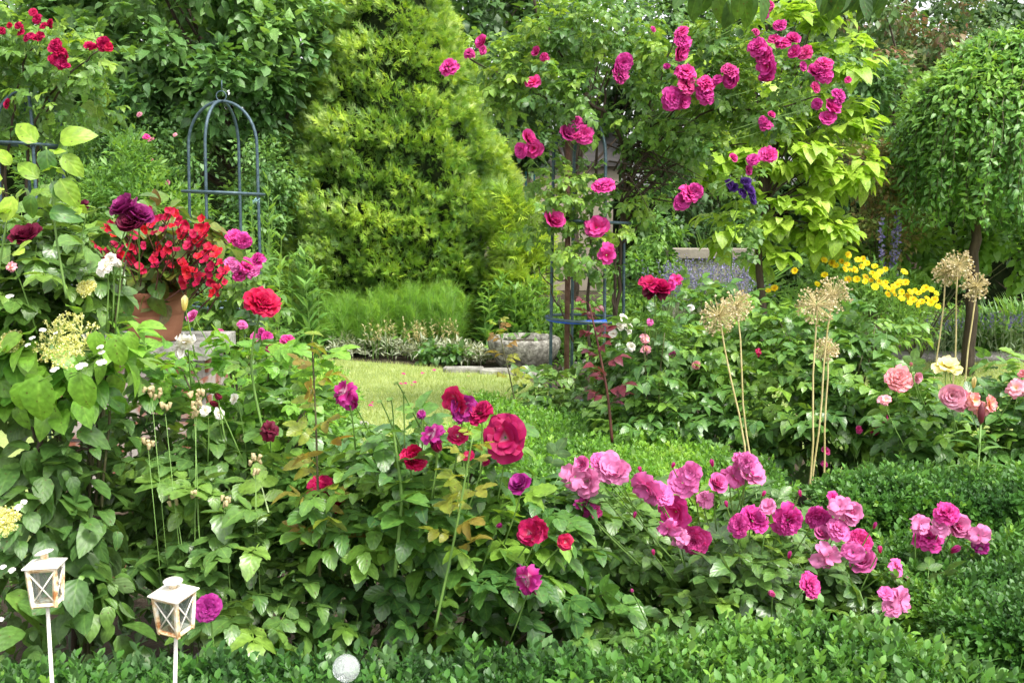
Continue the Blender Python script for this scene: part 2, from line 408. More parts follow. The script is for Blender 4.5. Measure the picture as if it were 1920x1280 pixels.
G['red_leaf'] = leafmat('reddish leaf', [(.04, .1, .03), (.08, .17, .045), (.13, .22, .06), (.3, .14, .1)], .5, .3, vein=0, tcol=(1.3, 1.2, .8))
G['smoke'] = leafmat('copper tinged leaf', [(.1, .18, .04), (.17, .26, .06), (.26, .22, .07), (.32, .18, .08)], .5, .3, vein=0, tcol=(1.3, 1.2, .8))
G['beg_leaf'] = leafmat('begonia leaf', [(.02, .07, .02), (.04, .12, .025), (.12, .2, .03), (.2, .08, .03)], .28, .2, vein=.2)
BARK = solid('bark', (.035, .024, .016), (.09, .065, .045), 20, .85, bump=.6, stretch=(1, 1, .25))
CANE = solid('rose cane', (.05, .035, .02), (.1, .11, .04), 12, .6, bump=.3)
GREENSTEM = solid('green stem', (.1, .2, .04), (.16, .28, .06), 10, .5)
REDSTEM = solid('red stem', (.08, .018, .022), (.12, .05, .035), 10, .5)
STRAW = solid('straw stem', (.4, .34, .13), (.58, .5, .24), 14, .6, c3=(.5, .42, .2))
METAL = solid('painted blue grey metal', (.035, .065, .085), (.09, .13, .155), 30, .5, .3, bump=.3, c3=(.06, .1, .125))
RUSTPIPE = solid('rusty pipe', (.07, .03, .018), (.13, .07, .05), 25, .75, .2, bump=.5)
SOIL = solid('soil', (.028, .02, .013), (.07, .052, .034), 6, .95, bump=1, bscale=60)
CORE_DARK = solid('dark core fill', (.006, .012, .004), (.014, .022, .007), 18, 1, bump=.8, spec=.05)  # near-black colour of the solid cores added to keep plant interiors dark

P_ = {}
P_['pink'] = petalmat('pink petal', (.55, .015, .1), (.58, .02, .19), (.66, .07, .33), back=(.68, .15, .42))
P_['magenta'] = petalmat('magenta petal', (.5, .02, .12), (.55, .02, .16), (.6, .07, .3))
P_['climb'] = petalmat('hot pink petal', (.52, .012, .11), (.6, .02, .2), (.68, .07, .36))
P_['mauve'] = petalmat('mauve petal', (.72, .3, .42), (.6, .05, .25), (.68, .12, .37), back=(.68, .22, .44))
P_['crimson'] = petalmat('crimson petal', (.6, .25, .35), (.42, .008, .06), (.4, .01, .1))
P_['purple'] = petalmat('purple petal', (.7, .5, .6), (.34, .01, .14), (.38, .03, .24))
P_['red'] = petalmat('red petal', (.22, .004, .01), (.38, .003, .03), (.5, .008, .1))
P_['dark'] = petalmat('dark velvet petal', (.06, .004, .012), (.1, .006, .018), (.16, .01, .04))
P_['darkpurple'] = petalmat('dark purple petal', (.05, .004, .02), (.12, .006, .05), (.26, .02, .16))
P_['scarlet'] = petalmat('scarlet petal', (.5, .03, .04), (.46, .004, .035), (.56, .015, .07))
P_['peach'] = petalmat('peach petal', (.85, .55, .18), (.85, .42, .32), (.8, .32, .4))
P_['palepink'] = petalmat('pale pink petal', (.88, .6, .35), (.84, .42, .42), (.78, .34, .46))
P_['yellow'] = petalmat('pale yellow petal', (.8, .65, .15), (.85, .75, .25), (.88, .82, .45))
P_['white'] = petalmat('white petal', (.7, .62, .4), (.8, .76, .66), (.85, .82, .78))
P_['gold'] = petalmat('golden petal', (.75, .42, .01), (.85, .62, .012), (.9, .72, .02), var=.1)
P_['violet'] = petalmat('violet petal', (.06, .02, .15), (.1, .03, .25), (.14, .05, .33))
P_['straw'] = petalmat('dry capsule', (.4, .3, .12), (.5, .4, .18), (.55, .45, .24))
P_['bud'] = petalmat('green bud', (.12, .22, .05), (.2, .32, .08), (.25, .35, .1))

# ------------------------------------------------------------------ flowers
def add_petal(mb, phi, a0, a1, L, W, r0=.02, cup=.25, curl=.3, ruf=.06, r=None, nu=4, nv=4, twist=0, h0=0, rz=.5):
    """a petal leaves the axis at angle a0 from it and ends at a1"""
    V = []; A = []
    rho, h = r0, h0
    ph = r.rand() * 6.28; notch = r.uniform(0, .08)
    for j in range(nv + 1):
        v = j / nv
        ang = a0 + (a1 - a0) * v ** .8 + (curl * max(0, v - .65) / .35)
        if j: rho += L / nv * math.sin(ang); h += L / nv * math.cos(ang)
        hw = W * (.28 + .72 * math.sin(math.pi * min(1, .08 + v * .62)) ** .9) if v < .85 else W * (.92 - 1.3 * (v - .85))
        for i in range(nu + 1):
            u = 2 * i / nu - 1
            off = cup * hw * u * u            # cupped towards the axis
            rr = rho - off * math.cos(ang); hh = h + off * math.sin(ang) + ruf * L * v * v * math.sin(u * 5 + ph)
            if j == nv: rr -= (notch * (1 - abs(u)) + .12 * u * u) * L * math.sin(ang); hh -= .12 * u * u * L * math.cos(ang)
            t_ = u * hw
            c, s_ = math.cos(phi), math.sin(phi)
            V.append((rr * c - t_ * s_, rr * s_ + t_ * c, hh)); A.append((u, v, rz))
    fs = []
    for j in range(nv):
        for i in range(nu):
            a = j * (nu + 1) + i; fs.append((a, a + 1, a + nu + 2, a + nu + 1))
    mb.raw(V, [k for f in fs for k in f], [4] * len(fs), np.array(A, float))
def bloom_mesh(kind, mat, seed):
    """unit diameter flower, axis +z"""
    r = rs(seed); mb = MB(); R = math.radians
    if kind == 'double':      # full, many petalled
        q_ = r.uniform(-14, 10); rings = [(7, 78 + q_, 94 + q_ * 1.5, .45, .2, -.02), (8, 66 + q_ * .5, 84, .42, .17, -.01), (9, 52, 72, .37, .14, .01), (10, 38, 60, .32, .11, .03), (10, 22, 48, .27, .085, .05), (8, 6, 36, .22, .07, .06), (6, -6, 22, .18, .06, .07)]
        for k, (n, a0, a1, L, W, h0) in enumerate(rings):
            for i in range(n):
                add_petal(mb, (i + .5 * (k % 2)) * 6.283 / n + r.uniform(-.2, .2), R(a0 + r.uniform(-8, 8)), R(a1 + r.uniform(-12, 12)), L * r.uniform(.88, 1.08), W * r.uniform(.9, 1.12),
                          .01 + .01 * (6 - k), .2, r.uniform(-.2, .9), r.uniform(.06, .16), r, 4, 4, h0=h0, rz=r.rand())
    elif kind == 'cup':       # side-on bowl with layered petals
        rings = [(5, 60, 50, .5, .3, -.02), (6, 45, 32, .48, .26, 0), (6, 30, 18, .44, .2, .02), (6, 12, 12, .38, .15, .04), (5, 0, 10, .34, .1, .05)]
        for k, (n, a0, a1, L, W, h0) in enumerate(rings):
            for i in range(n):
                add_petal(mb, (i + .5 * (k % 2)) * 6.283 / n + r.uniform(-.2, .2), R(a0 + r.uniform(-8, 8)), R(a1 + r.uniform(-10, 10)), L * r.uniform(.9, 1.08), W * r.uniform(.9, 1.1),
                          .02, .3, r.uniform(.2, .9), .06, r, 4, 4, h0=h0 - .2, rz=r.rand())
    elif kind == 'semi':      # open, two rings of broad petals
        for k, (n, a0, a1, L, W) in enumerate([(6, 70, 95, .52, .3), (5, 50, 78, .42, .26), (3, 20, 55, .3, .18)]):
            for i in range(n):
                add_petal(mb, (i + .5 * k) * 6.283 / n + r.uniform(-.25, .25), R(a0 + r.uniform(-12, 12)), R(a1 + r.uniform(-22, 22)), L * r.uniform(.85, 1.08), W * r.uniform(.85, 1.15),
                          .03, .22, r.uniform(-.4, .6), .12, r, 5, 4, h0=.02 * k, rz=r.rand())
    elif kind == 'blown':     # overblown, petals hanging in different ways
        for k, (n, a0, a1, L, W) in enumerate([(5, 80, 135, .5, .24), (4, 60, 100, .42, .22), (3, 25, 60, .34, .18)]):
            for i in range(n):
                add_petal(mb, (i + .5 * k) * 6.283 / n + r.uniform(-.4, .4), R(a0 + r.uniform(-15, 15)), R(a1 + r.uniform(-25, 25)), L * r.uniform(.75, 1.15), W * r.uniform(.8, 1.2),
                          .03, .3, r.uniform(-.5, .8), .16, r, 5, 5, h0=.02 * k, rz=r.rand())
    elif kind == 'beg':       # begonia: four unequal petals
        for i, (W, L) in enumerate([(.34, .52), (.2, .4), (.34, .52), (.2, .4)]):
            add_petal(mb, i * 1.571 + r.uniform(-.1, .1), R(55), R(r.uniform(60, 90)), L, W, .02, .3, .2, .05, r, 4, 3, rz=r.rand())
        for i in range(4): add_petal(mb, i * 1.571, R(5), R(25), .1, .05, .01, .2, 0, 0, r, 2, 2, rz=r.rand())
    elif kind == 'daisy':
        for k in range(2):
            for i in range(8): add_petal(mb, (i + .5 * k) * .785 + r.uniform(-.1, .1), R(65), R(82 - 15 * k + r.uniform(-8, 8)), .44 - .06 * k, .13, .05, .2, .1, .03, r, 2, 3, rz=r.rand())
        for i in range(6): add_petal(mb, i * 1.05, R(10), R(40), .1, .06, .005, .2, 0, 0, r, 2, 2, rz=r.rand())
    elif kind == 'floret':    # lacecap sterile floret
        for i in range(4): add_petal(mb, i * 1.571 + r.uniform(-.2, .2), R(80), R(98), .48, .26, .01, .05, .1, .04, r, 3, 3, rz=r.rand())
    elif kind == 'bud':
        for k, (n, a0, a1, L, W) in enumerate([(5, 30, -14, .95, .24), (4, 24, -10, .9, .18)]):
            for i in range(n): add_petal(mb, (i + .5 * k) * 6.283 / n, R(a0), R(a1), L, W, .02, .45, 0, .02, r, 4, 5, h0=-.4, rz=r.rand())
    nm = kind + ' flower'
    return mb.mesh(nm, mat)
_bm = {}
def get_bloom(kind, col, k):
    key = (kind, col, k)
    if key not in _bm: _bm[key] = bloom_mesh(kind, P_[col], hash(kind) % 97 if False else (len(kind) * 31 + k * 7 + 5))
    return _bm[key]
KEEP = []      # flowers that leaves leave free: (px, py, radius, depth)
STEMS = {}
brng = random.Random(4)
def bloom(parent, px, py, d, kind='double', col='pink', Y=3.0, face=None, name='bloom', label=None, stem=True, wide=1.0, keep=True):
    c = at(px, py, Y); s = d * m_per_px(Y)
    o = bpy.data.objects.new(name, get_bloom(kind, col, brng.randrange(6))); COL.objects.link(o)
    o.parent = parent; o.location = Vector(c) - parent.location
    if face is None: face = (brng.uniform(-1, 1), -1, brng.uniform(-.35, 1.5))
    f = Vector(face).normalized()
    q = f.to_track_quat('Z', 'Y') @ Matrix.Rotation(brng.uniform(0, 6.28), 3, 'Z').to_quaternion()
    o.rotation_mode = 'QUATERNION'; o.rotation_quaternion = q
    o.scale = (s * wide * brng.uniform(.88, 1.08), s * wide * brng.uniform(.88, 1.08), s * brng.uniform(.85, 1.2))
    if keep: KEEP.append((px, py, d / 2, Y))
    if stem: STEMS.setdefault(parent.name, []).append((c, np.array(f), s))
    if label: o['label'] = label
    return o
def flower_stems(parent, mat, down=.22, rad=.0022, name='flower_stem', pull=None):
    r = rs(7)
    for c, f, s in STEMS.pop(parent.name, []):
        b = np.array(parent.location); end = c + np.array([(b[0] - c[0]) * .25 + r.uniform(-.04, .04), r.uniform(.02, .12), -down * r.uniform(.7, 1.2)])
        p0 = c - f * s * .1; p1 = c - f * s * .35 + np.array([0, .02, -s * .2])
        t = np.linspace(0, 1, 6)[:, None]
        pts = (1 - t) ** 2 * p0 + 2 * t * (1 - t) * p1 + t * t * end
        mb = MB(); mb.tube(pts, np.linspace(rad * .8, rad, 6), 5); mb.build(name, mat, parent)

# ------------------------------------------------------------------ foliage
def cull(P, extra=1.0):
    if not KEEP or len(P) == 0: return np.ones(len(P), bool)
    x, y, f = project(P); ok = np.ones(len(P), bool)
    for (kx, ky, kr, kY) in KEEP:
        ok &= ~(((x - kx) ** 2 + (y - ky) ** 2 < (kr * extra) ** 2) & (P[:, 1] < kY + .03) & (P[:, 1] > kY - 1.2))
    return ok
def blob(px, py, Y, rx, ry, rd):
    """ellipsoid seen as rx x ry pixels, rd metres deep"""
    c = at(px, py, Y); k = m_per_px(Y)
    return (c, np.array([rx * k, rd, ry * k]))
def foliage(parent, mat, blobs, n, size, tpls, seed, clumps=40, sigma=.12, shell=.45, droop=.2, up=1.0, out=.5, jit=.3, name='foliage',
            rb=0.0, cullx=1.3, minz=.03, flat=.8, zf=1.0, nout=.35, cool=1.0, windows=(), hi=None):
    """leaves gathered in clumps over a set of ellipsoids; returns clump centres"""
    r = rs(seed); mb = MB()
    vol = np.array([(b[1][0] * b[1][1] * b[1][2]) ** (2 / 3) for b in blobs]); vol /= vol.sum()
    bi = r.choice(len(blobs), clumps, p=vol)
    u = norm(r.randn(clumps, 3)); rad = (shell + (1 - shell) * r.rand(clumps)) ** .6
    C = np.array([blobs[i][0] for i in bi]); Rr = np.array([blobs[i][1] for i in bi])
    cc = C + u * rad[:, None] * Rr
    ci = r.randint(0, clumps, n)
    g = norm(r.randn(n, 3)) * (r.rand(n) ** .5)[:, None]; g[:, 2] *= flat
    P = cc[ci] + g * sigma
    O = norm((P - C[ci]) / Rr[ci])
    crnd = r.rand(clumps)
    rnd = np.clip(.15 + .5 * crnd[ci] * cool + .35 * r.rand(n) + rb, 0, 1)
    D = O * out + g * .7 + r.randn(n, 3) * .45; D[:, 2] = D[:, 2] * zf - droop; D = norm(D)
    N = norm(np.array([0, 0, up]) + O * nout + r.randn(n, 3) * .35)
    S = size * (1 + jit * r.randn(n).clip(-1.5, 1.5))
    ok = cull(P, cullx) & (P[:, 2] > minz)
    if windows:
        x, y, f = project(P)
        for (x0, y0, x1, y1) in windows: ok &= ~((x > x0) & (x < x1) & (y > y0) & (y < y1))
    ti = r.randint(0, len(tpls), n)
    for k, tp in enumerate(tpls):
        q = ok & (ti == k)
        mb.inst(tp, P[q], D[q], N[q], S[q], rnd[q])
    mb.build(name, mat, parent)
    return cc
def branches(parent, mat, base, targets, rad, seed, k=12, name='branch', top=None, sides=6, sag=.1, thin=.25, one=True, minr=.002):
    """woody limbs from the base to a choice of clump centres"""
    r = rs(seed); mb = MB(); base = np.array(base, float)
    idx = r.choice(len(targets), min(k, len(targets)), replace=False)
    for i in idx:
        e = np.array(targets[i]); b = base + r.uniform(-1, 1, 3) * np.array([rad * 1.2, rad * 1.2, 0])
        mid = b * .5 + e * .5 + np.array([(b[0] - e[0]) * .2, (b[1] - e[1]) * .2, abs(e[2] - b[2]) * sag]) + r.randn(3) * .04
        t = np.linspace(0, 1, 9)[:, None]
        pts = (1 - t) ** 2 * b + 2 * t * (1 - t) * mid + t * t * e + r.randn(9, 3) * np.linspace(0, rad * .5, 9)[:, None]
        mb = MB(); mb.tube(pts, np.linspace(rad, max(minr, rad * thin), 9), sides, a=r.rand()); mb.build(name, mat, parent)
def trunk(parent, mat, pts, r0, r1, name='trunk', sides=10):
    mb = MB(); pts = np.asarray(pts, float)
    n = len(pts); t = np.linspace(0, n - 1, n * 4)
    P = np.stack([np.interp(t, range(n), pts[:, k]) for k in range(3)], 1)
    P[1:-1] += rs(int(abs(pts[0][0] * 100))).randn(len(P) - 2, 3) * r1 * .25
    mb.tube(P, np.linspace(r0, r1, len(P)), sides)
    return mb.build(name, mat, parent)

# ================================================================== THE SETTING
def sheet(name, pts, z, mat, kind='structure', parent=None):
    mb = MB(); mb.faces([(x, y, z) for x, y in pts], [tuple(range(len(pts)))])
    return tag(mb.build(name, mat, None, False), kind=kind)
def grid_ground():
    mb = MB(); nx, ny = 90, 110
    xs = np.linspace(-40, 40, nx); ys = np.linspace(-20, 90, ny)
    X, Y = np.meshgrid(xs, ys); Z = -.012 * np.ones_like(X)
    V = np.stack([X, Y, Z], -1).reshape(-1, 3)
    fs = []
    for j in range(ny - 1):
        for i in range(nx - 1):
            a = j * nx + i; fs.append((a, a + 1, a + nx + 1, a + nx))
    mb.faces(V, fs); return mb
tag(grid_ground().build('ground', SOIL), kind='structure')
LAWN = solid('lawn base', (.18, .25, .06), (.32, .38, .13), 3.5, .9, bump=.5, bscale=90)
LEFT_LAWN = [(-3.6, 4.2), (.35, 4.3), (.45, 6.0), (.35, 8.2), (-.05, 9.1), (-.55, 9.35), (-1.0, 9.6), (-1.75, 9.95), (-3.6, 10.4)]
RIGHT_LAWN = [(1.7, 5.3), (7, 5.3), (7, 9.75), (2.7, 9.65), (1.6, 8.8)]
sheet('lawn', LEFT_LAWN, .0, LAWN); sheet('lawn', RIGHT_LAWN, .0, LAWN)
PATHM = solid('gravel path', (.22, .2, .18), (.42, .4, .37), 60, .9, bump=1, bscale=140)
mb = MB(); mb.box((5.0, 9.92, .02), (5.2, .3, .06), 0); tag(mb.build('path', PATHM), kind='structure')
def inpoly(P, poly):
    x, y = P[:, 0], P[:, 1]; c = np.zeros(len(P), bool); n = len(poly); j = n - 1
    for i in range(n):
        xi, yi = poly[i][:2]; xj, yj = poly[j][:2]
        q = ((yi > y) != (yj > y)) & (x < (xj - xi) * (y - yi) / (yj - yi + 1e-12) + xi); c ^= q; j = i
    return c
def grass(poly, n, size, seed, mat, name, label, tpls=T_GRASS, cat='grass'):
    r = rs(seed); p = np.array(poly); lo, hi = p.min(0), p.max(0)
    P = np.column_stack([r.uniform(lo[0], hi[0], n), r.uniform(lo[1], hi[1], n), np.zeros(n)])
    P = P[inpoly(P, poly)]; m = len(P); mb = MB()
    D = norm(r.randn(m, 3) * .35 + [0, 0, 1]); N = norm(r.randn(m, 3)); S = size * r.uniform(.5, 1.3, m)
    ti = r.randint(0, len(tpls), m)
    for k, tp in enumerate(tpls):
        q = ti == k; mb.inst(tp, P[q], D[q], N[q], S[q], r.rand(q.sum()))
    return tag(mb.build(name, mat), label, cat, kind='stuff')
grass([(-2.4, 5.0), (.3, 5.0), (.35, 8.2), (-.05, 9.1), (-1.0, 9.6), (-1.8, 9.95), (-2.4, 10)], 70000, .035, 1, G['grass'], 'lawn_grass', 'short pale green mown grass of the lawn left of the stone bowl')
grass([(1.9, 5.4), (6.5, 5.4), (6.5, 9.75), (2.7, 9.65)], 80000, .04, 2, G['grass'], 'lawn_grass', 'short mown grass of the lawn strip behind the peach roses')

# stone edging by the bowl: separate flat stones
STONE = solid('grey stone', (.16, .15, .13), (.4, .39, .35), 9, .9, bump=.9, c3=(.28, .27, .24), bscale=50)
er = rs(3)
for i, (px, py, w, d) in enumerate([(870, 697, .34, .12), (930, 700, .3, .12), (1000, 703, .3, .12), (1085, 690, .3, .2), (1120, 683, .26, .14), (650, 805, .3, .18)]):
    g = ground_at(px, py, .0); mb = MB()
    V = []; n = 10
    for k in range(n):
        a = k * 6.283 / n; q = .5 * (abs(math.cos(a)) ** 5 + abs(math.sin(a)) ** 5) ** -.2 * er.uniform(.9, 1.08)
        V.append((q * w * math.cos(a), q * d * math.sin(a)))
    VV = [(g[0] + x, g[1] + y, -.03) for x, y in V] + [(g[0] + x, g[1] + y, .03) for x, y in V] + [(g[0] + x * .93, g[1] + y * .9, .042) for x, y in V]
    fs = [(k, (k + 1) % n, n + (k + 1) % n, n + k) for k in range(n)] + [(n + k, n + (k + 1) % n, 2 * n + (k + 1) % n, 2 * n + k) for k in range(n)] + [tuple(2 * n + k for k in range(n))]
    mb.faces(VV, fs)
    lab = ['flat grey edging stone leftmost below the silvery plants', 'flat grey edging stone just left of the stone bowl', 'flat grey edging stone under the front of the stone bowl',
           'larger flat grey stone between bowl and rusty post', 'flat grey stone right of the rusty post by the bed', 'flat grey stone at the near left end of the lawn'][i]
    tag(mb.build('edging_stone', STONE, None, False), lab, 'edging stone', 'flat stones along the lawn edge')

# low wall far right of centre, house wall fragment and fence bits behind the arch
WALL = solid('weathered render', (.2, .185, .16), (.32, .3, .26), 5, .9, bump=.4)
a = at(1258, 490, 11.4); b = at(1400, 490, 11.4)
w = thing('low_wall', 'low grey garden wall with flat coping behind the lavender', 'wall', ((a[0] + b[0]) / 2, 11.4, 0))
mb = MB(); mb.box(((a[0] + b[0]) / 2, 11.4, .42), (b[0] - a[0], .25, .84)); mb.build('wall_face', WALL, w, False)
mb = MB(); mb.box(((a[0] + b[0]) / 2, 11.4, .885), (b[0] - a[0] + .08, .34, .09)); mb.build('coping', solid('coping', (.22, .19, .16), (.3, .27, .22), 8, .9, bump=.4), w, False)
HW = solid('house render', (.3, .26, .2), (.36, .31, .25), 2.5, .95, bump=.3)
a = at(900, 340, 17); b = at(1160, 340, 17)
w = thing('shed', 'beige rendered shed wall glimpsed between thuja and rose arch', 'shed', ((a[0] + b[0]) / 2, 17.6, 0))
mb = MB(); mb.box(((a[0] + b[0]) / 2, 17.6, 1.0), (b[0] - a[0], 1.2, 2.0)); mb.build('wall', HW, w, False)
mb = MB(); V = [(a[0] - .15, 16.9, 1.98), (b[0] + .15, 16.9, 1.98), (b[0] + .15, 18.3, 2.5), (a[0] - .15, 18.3, 2.5), (a[0] - .15, 16.9, 1.9), (b[0] + .15, 16.9, 1.9), (b[0] + .15, 18.3, 2.42), (a[0] - .15, 18.3, 2.42)]
mb.faces(V, [(0, 1, 2, 3), (4, 7, 6, 5), (0, 4, 5, 1), (1, 5, 6, 2), (2, 6, 7, 3), (3, 7, 4, 0)]); mb.build('roof', solid('roof felt', (.04, .04, .04), (.07, .06, .06), 9, .9), w, False)
TEAL = solid('teal painted metal', (.03, .16, .2), (.05, .22, .26), 12, .5)
p = at(993, 370, 13)
w = thing('plant_frame', 'thin turquoise metal plant frame in front of the beige shed', 'plant frame', (p[0], 13, 0))
mb = MB(); x0 = p[0] - .045; x1 = p[0] + .055
for x in (x0, x1): mb.tube([(x, 13, 0), (x, 13, 1.75)], .012, 6)
mb.build('post', TEAL, w)
mb = MB()
for z in (.7, 1.25): mb.tube([(x0, 13, z), (x1, 13, z), (x1 + .25, 13.05, z)], .008, 5)
mb.build('rail', TEAL, w)

# ------------------------------------------------------------------ far trees and hedge
def tree(name, label, X, Y, h, cr, mat, n, size, seed, tpls=T_OV2, clumps=70, sigma=.35, tr=.12, low=.25, group=None, blobs=None, k=14, cat='tree', base_blobs=True, **kw):
    t = thing(name, label, cat, (X, Y, 0), group)
    if blobs is None:
        r = rs(seed + 77); blobs = [(np.array([X, Y, h * .62]), np.array([cr, cr * .9, h * .38]))]
        for i in range(6):
            a = i * 1.05 + r.rand(); blobs.append((np.array([X + math.cos(a) * cr * .55, Y + math.sin(a) * cr * .5, h * (low + .25 + .35 * r.rand())]), np.array([cr * .55, cr * .5, h * .25]) * r.uniform(.8, 1.15)))
    cc = foliage(t, mat, blobs, n, size, tpls, seed, clumps, sigma, name='crown', **kw)
    topz = h * .5
    trunk(t, BARK, [(X, Y, -.05), (X + .03, Y, topz * .5), (X - .04, Y, topz)], tr, tr * .6)
    branches(t, BARK, (X, Y, topz * .7), cc, tr * .35, seed + 1, k, 'limb', thin=.15)
    return t
FT = 'tall trees closing the garden behind'
tree('broadleaf_tree', 'dark leafy tree at far left behind the red climbing rose', -6.6, 15.5, 6.2, 2.6, G['far'], 9000, .17, 11, group=FT, clumps=90, sigma=.5)
tree('broadleaf_tree', 'dense dark tree behind the empty metal obelisk', -3.6, 17, 6.4, 2.6, G['far'], 10000, .17, 12, group=FT, clumps=90, sigma=.5)
tree('broadleaf_tree', 'dark tree standing right behind the tall thuja', -1.1, 17.5, 6.0, 2.2, G['far'], 9000, .17, 13, group=FT, clumps=80, sigma=.45)
tree('broadleaf_tree', 'loose dark tree with sky showing through behind the rose arch', 1.6, 19.5, 5.9, 2.2, G['far'], 5200, .18, 14, group=FT, clumps=60, sigma=.42)
tree('broadleaf_tree', 'mid green tree behind the golden leaved tree', 4.1, 17.5, 6.2, 2.3, G['far'], 9000, .17, 15, group=FT, clumps=80, sigma=.45)
tree('broadleaf_tree', 'dark spreading tree at far right behind the weeping tree', 7.8, 18.5, 5.0, 2.5, G['far'], 9000, .17, 16, group=FT, clumps=80, sigma=.5)
tree('broadleaf_tree', 'bright green tree beyond the left edge behind the red climber', -9.0, 13.5, 5.5, 2.2, G['farlight'], 6000, .16, 17, group=FT, clumps=60, sigma=.45)
# red tinged shrub tree, upper right
bl = [blob(1720, 40, 13.5, 170, 90, .8), blob(1600, 90, 13.5, 110, 120, .8), blob(1830, 90, 13.5, 120, 110, .8), blob(1670, 230, 13.8, 130, 150, .8), blob(1850, 250, 13.8, 160, 200, .8)]
tree('copper_leaved_tree', 'tree with red tinged shoots at upper right behind the weeping tree', 5.0, 13.7, 3.6, 1.5, G['red_leaf'], 11000, .085, 21, T_OV2, clumps=110, sigma=.26, blobs=bl)
# far evergreen hedge that closes the view near the ground
def wallhedge(name, label, x0, x1, Y, h, mat, seed, n, size, d=1.0, tpls=T_OV2, cat='hedge'):
    t = thing(name, label, cat, ((x0 + x1) / 2, Y, 0))
    k = max(2, int((x1 - x0) / 1.0)); r = rs(seed)
    bl = [(np.array([x0 + (i + .5) * (x1 - x0) / k, Y, h * .5]), np.array([(x1 - x0) / k * .75, d * .5, h * .52 * r.uniform(.85, 1.1)])) for i in range(k)]
    cc = foliage(t, mat, bl, n, size, tpls, seed, k * 14, .3, name='foliage', minz=.02)
    branches(t, BARK, ((x0 + x1) / 2, Y, 0), cc, .02, seed, 2, 'branch')
    mb = MB(); mb.box(((x0 + x1) / 2, Y + .15, h * .42), (x1 - x0, d * .35, h * .84)); mb.build('light_block_core', CORE_DARK, t, False)  # solid dark box added inside the hedge to block light
    return t
wallhedge('hedge', 'tall dark mixed hedge along the far left boundary', -9.5, -1.4, 13.6, 2.9, G['far'], 31, 20000, .1)
wallhedge('hedge', 'dark boundary hedge behind the lavender and the low wall', 1.3, 4.2, 13.9, 1.9, G['far'], 32, 7000, .1)
wallhedge('hedge', 'dark boundary hedge behind the weeping tree at far right', 4.2, 9.5, 14.6, 2.4, G['far'], 33, 9000, .1)
# ------------------------------------------------------------------ apple tree, upper left
bl = [blob(330, 60, 11, 300, 110, 1.0), blob(150, 130, 11.2, 160, 130, .9), blob(400, 170, 10.8, 170, 110, .9), blob(240, 230, 11, 170, 60, .7), blob(520, 60, 10.9, 80, 120, .6),
      blob(330, -120, 11, 330, 150, 1.2), blob(480, 250, 11.2, 110, 70, .6)]
tree('apple_tree', 'wide apple tree with broad leaves above the empty metal obelisk', -2.6, 11.4, 3.6, 2, G['apple'], 19000, .095, 41, T_OV3, clumps=150, sigma=.26, blobs=bl, tr=.11, shell=.3, cool=1.1, droop=0.0, jit=.4)
# shrub and perennials mid left
def shrub(name, label, cat, base, mat, blobs, n, size, tpls, seed, clumps=30, sigma=.12, k=8, brad=.008, bmat=None, group=None, **kw):
    t = thing(name, label, cat, (base[0], base[1], 0), group)
    cc = foliage(t, mat, blobs, n, size, tpls, seed, clumps, sigma, **kw)
    branches(t, bmat or CANE, (base[0], base[1], 0), cc, brad, seed + 5, k, 'branch')
    return t
def gbase(px, Y): q = at(px, 640, Y); return (q[0], Y)
shrub('shrub', 'grey green old rose shrub with tiny pink flowers behind the empty obelisk', 'shrub', gbase(300, 10.4), G['apple'], [blob(270, 290, 10.4, 110, 80, .5), blob(420, 340, 10.2, 130, 120, .5)], 6500, .05, T_OV2, 51, 70, .2)
sh = [o for o in COL.objects if o.name == 'shrub'][0]
for (x, y, d) in [(262, 215, 14), (275, 257, 16), (283, 262, 14), (328, 253, 9), (315, 343, 12), (284, 300, 9)]:
    bloom(sh, x, y, d, 'double', 'palepink' if y != 257 else 'climb', 9.75, stem=False)
shrub('perennial_clump', 'tall bright green goldenrod like clump left of the empty obelisk', 'perennial', gbase(200, 9.8), G['farlight'], [blob(170, 330, 9.8, 130, 90, .5), blob(260, 390, 9.6, 110, 80, .5)], 8000, .07, T_NARROW, 52, 80, .16, k=30, brad=.004, bmat=GREENSTEM, droop=-.3)
shrub('shrub', 'dark leafy shrub between the empty obelisk and the thuja', 'shrub', gbase(520, 10.6), G['apple'], [blob(470, 430, 10.4, 90, 110, .4), blob(530, 350, 10.8, 60, 100, .4), blob(400, 440, 10.2, 110, 70, .4)], 6000, .06, T_OV2, 53, 60, .18)
